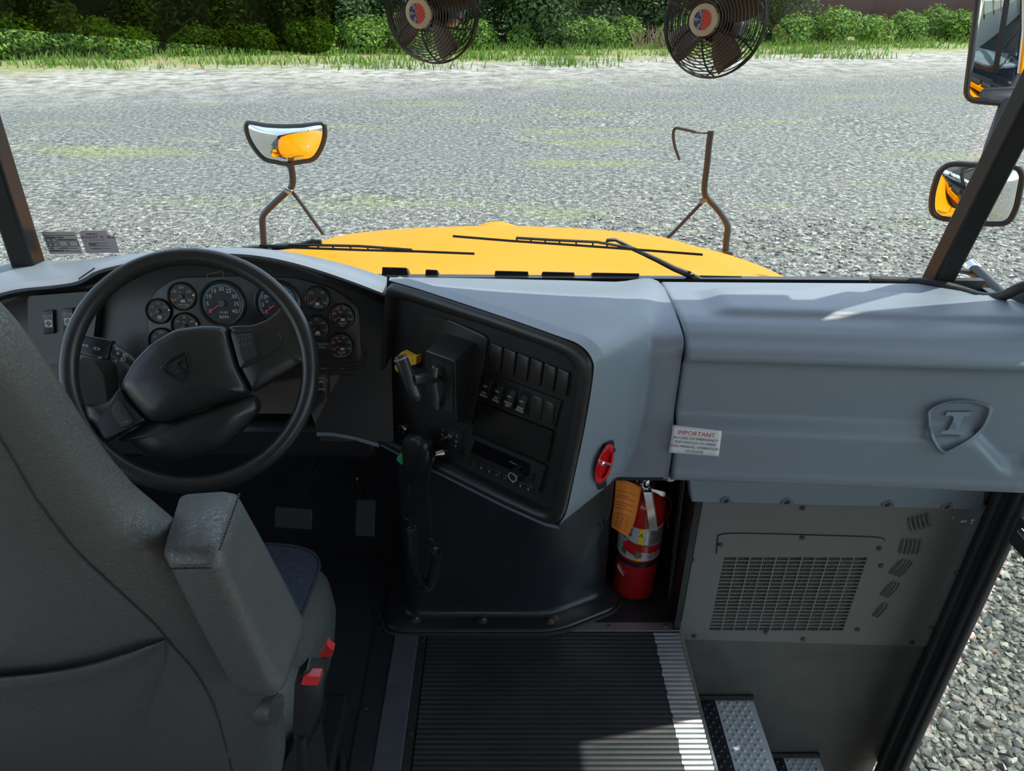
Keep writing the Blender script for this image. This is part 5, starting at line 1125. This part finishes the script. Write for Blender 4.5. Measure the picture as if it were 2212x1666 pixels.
pole = spline(q3([(570, 532), (568, 500), (567, 472), (574, 458), (598, 434), (622, 412), (631, 400), (632, 380), (627, 350)]), 6)
mb = MB(); mb.tube(pole, .0125, 14); part('arm', mb, POLE, t)
mb = MB(); mb.tube(q3([(632, 415), (650, 438), (676, 475), (698, 505)]), .0075, 10); part('brace', mb, POLE, t)
mb = MB(); mb.tube(q3([(617, 408), (624, 412), (632, 416)]), .0155, 12); part('clamp', mb, STEEL, t)
mb = MB(); mb.slab([p+V((0, 0, 0)) for p in q3([(560, 528), (582, 528), (582, 560), (560, 560)])], (0, 1, 0), -.02, .02); part('mount_foot', mb, POLE, t, bevel=.003)
t = thing('cross_view_mirror', 'broken crossover mirror arm with only a hooked frame remnant, right side of hood', 'mirror', tuple(P(1570, 548, y=2.75)))
YR = 2.75
pole = spline(q3([(1567, 556), (1569, 520), (1572, 494), (1568, 478), (1548, 450), (1532, 433), (1523, 418), (1522, 400), (1527, 360), (1532, 310), (1536, 282)], YR), 6)
mb = MB(); mb.tube(pole, [.0125]*20+[.0115]*(len(pole)-20), 14); part('arm', mb, POLE, t)
mb = MB(); mb.tube(q3([(1517, 437), (1490, 465), (1460, 497), (1434, 522)], YR), .007, 10); part('brace', mb, POLE, t)
mb = MB(); mb.tube(q3([(1512, 436), (1522, 431), (1533, 428)], YR), .011, 12); part('clamp', mb, mat('rusty_clamp', (.25, .14, .09), .5, metal=.5), t)
mb = MB(); mb.tube(spline(q3([(1536, 286), (1520, 288), (1504, 286), (1490, 282), (1470, 278), (1460, 277), (1455, 284), (1455, 300), (1459, 320), (1468, 345)], YR), 5), [.003]*11+[.0055]*35, 8); part('frame_remnant', mb, POLE, t)
mb = MB(); mb.slab(q3([(1560, 540), (1580, 540), (1580, 572), (1560, 572)], YR), (0, 1, 0), -.02, .02); part('mount_foot', mb, POLE, t, bevel=.003)

# ================================================================== RIGHT SIDE MIRRORS
D = 1.95
def qd(l, d=D): return [P(a, b_, d=d) for a, b_ in l]
t = thing('convex_side_mirror', 'rounded convex side mirror half hidden behind the right pillar', 'mirror', tuple(P(2105, 484, d=D)))
nq = V((-.42, -.90, -.12)).normalized(); mq = rnd(pp([(2034, 352), (2200, 361), (2210, 378), (2196, 450), (2178, 484), (2110, 484), (2012, 468), (2012, 420)], (P(2110, 418, d=D), nq)), .04, 5)
mb = MB(); mb.tube(mq, .0075, 10, closed=True); part('mirror_frame', mb, POLE, t)
c = sum(mq, V())/len(mq); nv = nq
mb = MB(); mb.loft([[c+(p-c)*k+nv*h for p in mq] for k, h in ((.99, -.002), (.9, .006), (.7, .014), (.45, .020), (.2, .023), (.03, .0235))]); part('convex_glass', mb, MIRR, t, ang=80)
mb = MB(); mb.loft([[c+(p-c)*k-nv*h for p in mq] for k, h in ((1, .0), (.95, .02), (.7, .04), (.3, .05))]); part('mirror_shell', mb, POLE, t)
t = thing('flat_side_mirror', 'tall flat side mirror at the upper right beyond the pillar', 'mirror', tuple(P(2150, 226, d=D)))
nf = V((-.40, -.91, -.06)).normalized(); mq = rnd(pp([(2127, -120), (2330, -120), (2300, 215), (2255, 232), (2085, 216), (2092, 160)], (P(2180, 100, d=D), nf)), .045, 5)
c = sum(mq, V())/len(mq)
mb = MB(); mb.tube(mq, .008, 10, closed=True); part('mirror_frame', mb, POLE, t)
nm_ = nf
if nm_.y > 0: nm_ = -nm_
mb = MB(); mb.loft([[c+(p-c)*.99+nm_*.002 for p in mq], [c+(p-c)*.98+nm_*.003 for p in mq]]); part('mirror_glass', mb, MIRR, t)
mb = MB(); mb.loft([[c+(p-c)*k-nm_*h for p in mq] for k, h in ((1, .0), (.97, .02), (.8, .035))]); part('mirror_shell', mb, POLE, t)
t = thing('side_mirror_arm', 'thick black tubular arm carrying the side mirrors outside the door', 'mirror arm', tuple(P(2165, 640, d=1.85)))
mb = MB(); mb.tube(spline([P(2230, 40, d=2.02), P(2175, 215, d=2.02), P(2146, 300, d=2.02), P(2108, 420, d=2.02), P(2072, 520, d=2.0), P(2064, 548, d=1.98), P(2074, 566, d=1.95), P(2105, 585, d=1.9), P(2165, 640, d=1.8), P(2230, 700, d=1.72)], 5), .0165, 16); part('tube', mb, POLE, t)
mb = MB(); mb.tube([P(2092, 572, d=1.92), P(2108, 588, d=1.90)], .019, 16); mb.lathe(P(2073, 574, d=1.90), (0, 0, 1), [(.010, -.004), (.010, .004), (.006, .010), (0, .010)], 10); part('clamp', mb, STEEL, t)
mb = MB(); mb.tube(spline([P(2095, 588, d=1.9), P(2060, 584, d=1.88), P(2030, 598, d=1.85), P(1985, 618, d=1.8)], 4), .008, 10); part('brace', mb, POLE, t)

# ================================================================== STONES AND VEGETATION
def leafmat(nm, a, b_, tr=.35, bark=0):
    m = bpy.data.materials.new(nm); m.use_nodes = True; T = m.node_tree; p = T.nodes['Principled BSDF']; g = T.nodes.new('ShaderNodeNewGeometry')
    r = T.nodes.new('ShaderNodeValToRGB'); e = r.color_ramp.elements; e[0].color = (*a, 1); e[1].color = (*b_, 1); T.links.new(g.outputs['Random Per Island'], r.inputs[0])
    T.links.new(r.outputs[0], p.inputs['Base Color']); p.inputs['Roughness'].default_value = .55; p.inputs['Specular IOR Level'].default_value = .3
    if tr:
        tl = T.nodes.new('ShaderNodeBsdfTranslucent'); T.links.new(r.outputs[0], tl.inputs[0]); mx = T.nodes.new('ShaderNodeMixShader'); mx.inputs[0].default_value = tr
        T.links.new(p.outputs[0], mx.inputs[1]); T.links.new(tl.outputs[0], mx.inputs[2]); T.links.new(mx.outputs[0], T.nodes['Material Output'].inputs[0])
    return m
LB = leafmat('bright_leaves', (.06, .15, .018), (.24, .38, .055)); LD = leafmat('dark_leaves', (.016, .045, .012), (.12, .20, .05)); LG_ = leafmat('grass_blades', (.07, .16, .015), (.22, .33, .06)); DRY = leafmat('dry_stems', (.22, .15, .09), (.45, .33, .22), .1)
BARK = mat('bark', (.12, .10, .08), .9, bump=1, bscale=30, bdist=.02, var=.4, vscale=6)
STN = leafmat('stone_mix', (.06, .062, .062), (.50, .47, .42), 0); 
r_ = next(n for n in STN.node_tree.nodes if n.type == 'VALTORGB').color_ramp
for pos, col in ((.3, (.12, .12, .115)), (.55, (.21, .20, .175)), (.8, (.33, .30, .25)), (.93, (.42, .39, .33)), (.955, (.24, .10, .07)), (.97, (.30, .27, .23))): e = r_.elements.new(pos); e.color = (*col, 1)
rg = random.Random(3)
ICO = None
def ico(n=1):
    import bmesh
    b = bmesh.new(); bmesh.ops.create_icosphere(b, subdivisions=n, radius=1); v = [p.co.copy() for p in b.verts]; f = [tuple(q_.index for q_ in p.verts) for p in b.faces]; b.free(); return v, f
IV, IF = ico(2)
mb = MB()
def stone(x, y, s):
    a = rg.random()*6.28; sx, sy, sz = s*rg.uniform(.8, 1.4), s*rg.uniform(.6, 1), s*rg.uniform(.4, .75); h = -1+sz*.35; sd = V((rg.random()*50, 0, 0))
    vv = []
    for p in IV:
        k = 1+.55*noise.noise(p*1.5+sd); q_ = V((p.x*sx*k, p.y*sy*k, p.z*sz*k)); vv.append(V((x+q_.x*cos(a)-q_.y*sin(a), y+q_.x*sin(a)+q_.y*cos(a), h+q_.z)))
    mb.add(vv, IF)
for k in range(7500):
    stone(rg.uniform(1.15, 2.9), rg.uniform(.2, 2.8), rg.uniform(.007, .019)*(1.5 if rg.random() < .12 else 1))
IV, IF = ico(1)
for k in range(5200):
    x = rg.uniform(.9, 7.0); y = rg.uniform(2.2, 8.5); stone(x, y, rg.uniform(.012, .03))
for k in range(3500):
    x = rg.uniform(-5, .8); y = rg.uniform(3.4, 8.0); stone(x, y, rg.uniform(.010, .026))
o = part('gravel_stones', mb, STN, flat=False, ang=35, recalc=False); o['label'] = 'loose mixed gravel stones scattered over the ground around the bus'; o['category'] = 'gravel'; o['kind'] = 'stuff'
def blades(n, fx, hmin, hmax, w=.012):
    mb = MB()
    for k in range(n):
        x, y = fx(); h = rg.uniform(hmin, hmax); a = rg.random()*6.28; lx, ly = cos(a)*h*.45, sin(a)*h*.45; b0 = V((x, y, -1.01)); s = V((-sin(a), cos(a), 0))*w
        mb.add([b0-s, b0+s, b0+V((lx*.4, ly*.4, h*.65))+s*.6, b0+V((lx, ly, h))], [(0, 1, 2), (0, 2, 3)])
    return mb
def vergey(x): return 28.6+.30*x
pt_ = [(rg.uniform(-26, 34), rg.uniform(-4.5, -1), rg.uniform(.6, 1.8)) for k in range(26)]
def fxa():
    if rg.random() < .55: x = rg.uniform(-28, 34); return x, vergey(x)+rg.gauss(.6, .7)
    p = rg.choice(pt_); x = p[0]+rg.gauss(0, p[2]); return x, vergey(p[0])+p[1]+rg.gauss(0, .25)
o = part('verge_grass', blades(9000, fxa, .08, .34, .02), LG_, flat=True, recalc=False); o['label'] = 'bright green grass tufts along the gravel edge before the hedge'; o['category'] = 'grass'; o['kind'] = 'stuff'
cl_ = [(1.9, 1.35), (2.3, 1.0), (1.6, .75), (2.7, 1.9), (1.8, 2.3), (2.4, 2.7), (3.4, 3.6), (4.6, 5.2), (3.0, 4.8), (-4.5, 5.6), (-3.4, 5.9), (-2.2, 6.1), (-1.0, 6.4), (.4, 7.2), (3.8, 7.4), (1.5, 9.5), (-2.8, 9.0)]
def fxb():
    p = rg.choice(cl_); s = .08+.045*p[1]; return p[0]+rg.gauss(0, s*1.6), p[1]+rg.gauss(0, s*.5)
o = part('gravel_weeds', blades(2600, fxb, .015, .06, .0025), LG_, flat=True, recalc=False); o['label'] = 'thin green weeds sprouting between the gravel stones'; o['category'] = 'weeds'; o['kind'] = 'stuff'
def leaves(n, ells, s, rgx):
    mb = MB()
    for k in range(n):
        e = rgx.choice(ells); u = V((rgx.gauss(0, 1), rgx.gauss(0, 1), rgx.gauss(0, 1))).normalized()
        r = rgx.uniform(.72, 1.06)*(1+.25*noise.noise(u*2.2+V(e[0]))); p = V(e[0])+V((u.x*e[1][0], u.y*e[1][1], u.z*e[1][2]))*r
        if p.z < .02: p.z = rgx.uniform(.02, .3)
        a = V((rgx.gauss(0, 1), rgx.gauss(0, 1), rgx.gauss(0, .6))).normalized(); nn = (u+V((rgx.gauss(0, .5), rgx.gauss(0, .5), rgx.gauss(.4, .5)))).normalized(); a = (a-nn*a.dot(nn)).normalized(); b_ = nn.cross(a); q_ = s*rgx.uniform(.6, 1.3)
        mb.add([p-a*q_, p+b_*q_*.45, p+a*q_, p-b_*q_*.45], [(0, 1, 2, 3)])
    return mb
def plant(nm, lab, cat, grp, proto, loc, rz, sc):
    root, ch = proto
    if root.get('used'):
        r = root.copy(); COL.objects.link(r)
        for c in ch: k = c.copy(); COL.objects.link(k); k.parent = r
    else: r = root; root['used'] = 1
    r.location = loc; r.rotation_euler = (0, 0, rz); r.scale = (sc,)*3; r['label'] = lab; r['category'] = cat; r['group'] = grp; return r
def proto(nm, mbs):
    r = bpy.data.objects.new(nm, None); COL.objects.link(r); ch = []
    for n_, m_, mt_ in mbs: c = part(n_, m_, mt_, flat=(n_ == 'foliage'), recalc=False); c.parent = r; ch.append(c)
    return r, ch
def stems(n, h, sp, r0, rgx, up=True):
    mb = MB()
    for k in range(n):
        p = V((rgx.uniform(-sp, sp), rgx.uniform(-.2, .2), 0)); path = [p]; d_ = V((rgx.gauss(0, .25), rgx.gauss(0, .15), 1)).normalized()
        for j in range(6): d_ = (d_+V((rgx.gauss(0, .16), rgx.gauss(0, .12), .05))).normalized(); p = p+d_*(h/6); path.append(p)
        mb.tube(path, [r0*(1-.14*j) for j in range(7)], 6)
    return mb
lowp = []; tallp = []
for v in range(3):
    rx = random.Random(20+v); el = [((rx.uniform(-1.3, 1.3), rx.uniform(-.4, .4), rx.uniform(.2, .7)), (rx.uniform(.4, .8), rx.uniform(.3, .5), rx.uniform(.3, .65))) for k in range(6)]
    lowp.append(proto('roadside_shrub', [('foliage', leaves(3200, el, .075, rx), LB), ('stems', stems(9, 1.0, 1.2, .012, rx), DRY)]))
for v in range(3):
    rx = random.Random(40+v); el = [((rx.uniform(-1.8, 1.8), rx.uniform(-.7, .7), rx.uniform(.5, 1.6) if k < 7 else rx.uniform(1.6, 4.4)), (rx.uniform(.6, 1.1), rx.uniform(.5, .9), rx.uniform(.6, 1.1))) for k in range(17)]
    tallp.append(proto('hedge_tree', [('foliage', leaves(13000, el, .085, rx), LD), ('trunk', stems(4, 4.5, 1.4, .08, rx), BARK)]))
rx = random.Random(5); k = 0; x = -29
while x < 38:
    sc = rx.uniform(.75, 1.15) if x < 13 else rx.uniform(.9, 1.2)
    plant('roadside_shrub', 'low bright green shrub at the gravel edge in front of the darker trees', 'shrub', 'low shrubs along the gravel edge', lowp[k % 3], (x, vergey(x)+1.3+rx.uniform(-.2, .5), -1), rx.uniform(-.4, .4)+(pi if rx.random() < .5 else 0), sc)
    x += rx.uniform(1.5, 2.3); k += 1
x = -31; k = 0
while x < 12.5:
    plant('hedge_tree', 'dark leafy tree in the dense hedge behind the low shrubs', 'tree', 'dark trees of the hedge', tallp[k % 3], (x, vergey(x)+3.2+rx.uniform(-.3, .8), -1), rx.uniform(-.5, .5)+(pi if rx.random() < .5 else 0), rx.uniform(.9, 1.25))
    x += rx.uniform(1.8, 2.6); k += 1
x = -30
while x < 13:
    plant('hedge_tree', 'dark leafy tree in the dense hedge behind the low shrubs', 'tree', 'dark trees of the hedge', tallp[(k+1) % 3], (x, vergey(x)+6.0+rx.uniform(-.3, .8), -1), rx.uniform(-.5, .5), rx.uniform(1.2, 1.5)); x += 3.1; k += 1
t = thing('dead_brush', 'tangle of dry brown stems at the gravel edge, middle of the shrub line', 'brush', (5.6, vergey(5.6)+.5, -1))
rx = random.Random(9); mb = stems(60, .85, .7, .012, rx); mb.v = [p+V((5.6, vergey(5.6)+.5, -1)) for p in mb.v]; part('stems', mb, DRY, t, recalc=False)
t = thing('storage_building', 'long dark maroon metal building behind the shrubs at upper right', 'building', (27, 41, -1))
mb = MB(); a = V((11.5, 38.2, 0)); d_ = V((1, .18, 0)).normalized(); n2 = V((-d_.y, d_.x, 0)); rows = [[], []]
for k in range(141):
    p = a+d_*(k*.28)+n2*(.03*(k % 2)); rows[0].append(p+V((0, 0, -1))); rows[1].append(p+V((0, 0, 3.0)))
mb.sheet(rows); part('siding', mb, mat('maroon_siding', (.09, .045, .055), .5), t, solid=.02)
mb = MB(); b0 = a+d_*39.2; mb.loft([[a+V((0, -.4, 2.9)), b0+V((0, -.4, 2.9)), b0+n2*4+V((0, 0, 4.2)), a+n2*4+V((0, 0, 4.2))], [a+V((0, -.4, 3.0)), b0+V((0, -.4, 3.0)), b0+n2*4+V((0, 0, 4.3)), a+n2*4+V((0, 0, 4.3))]]); part('roof', mb, mat('roof_metal', (.15, .12, .12), .4, metal=.3), t)
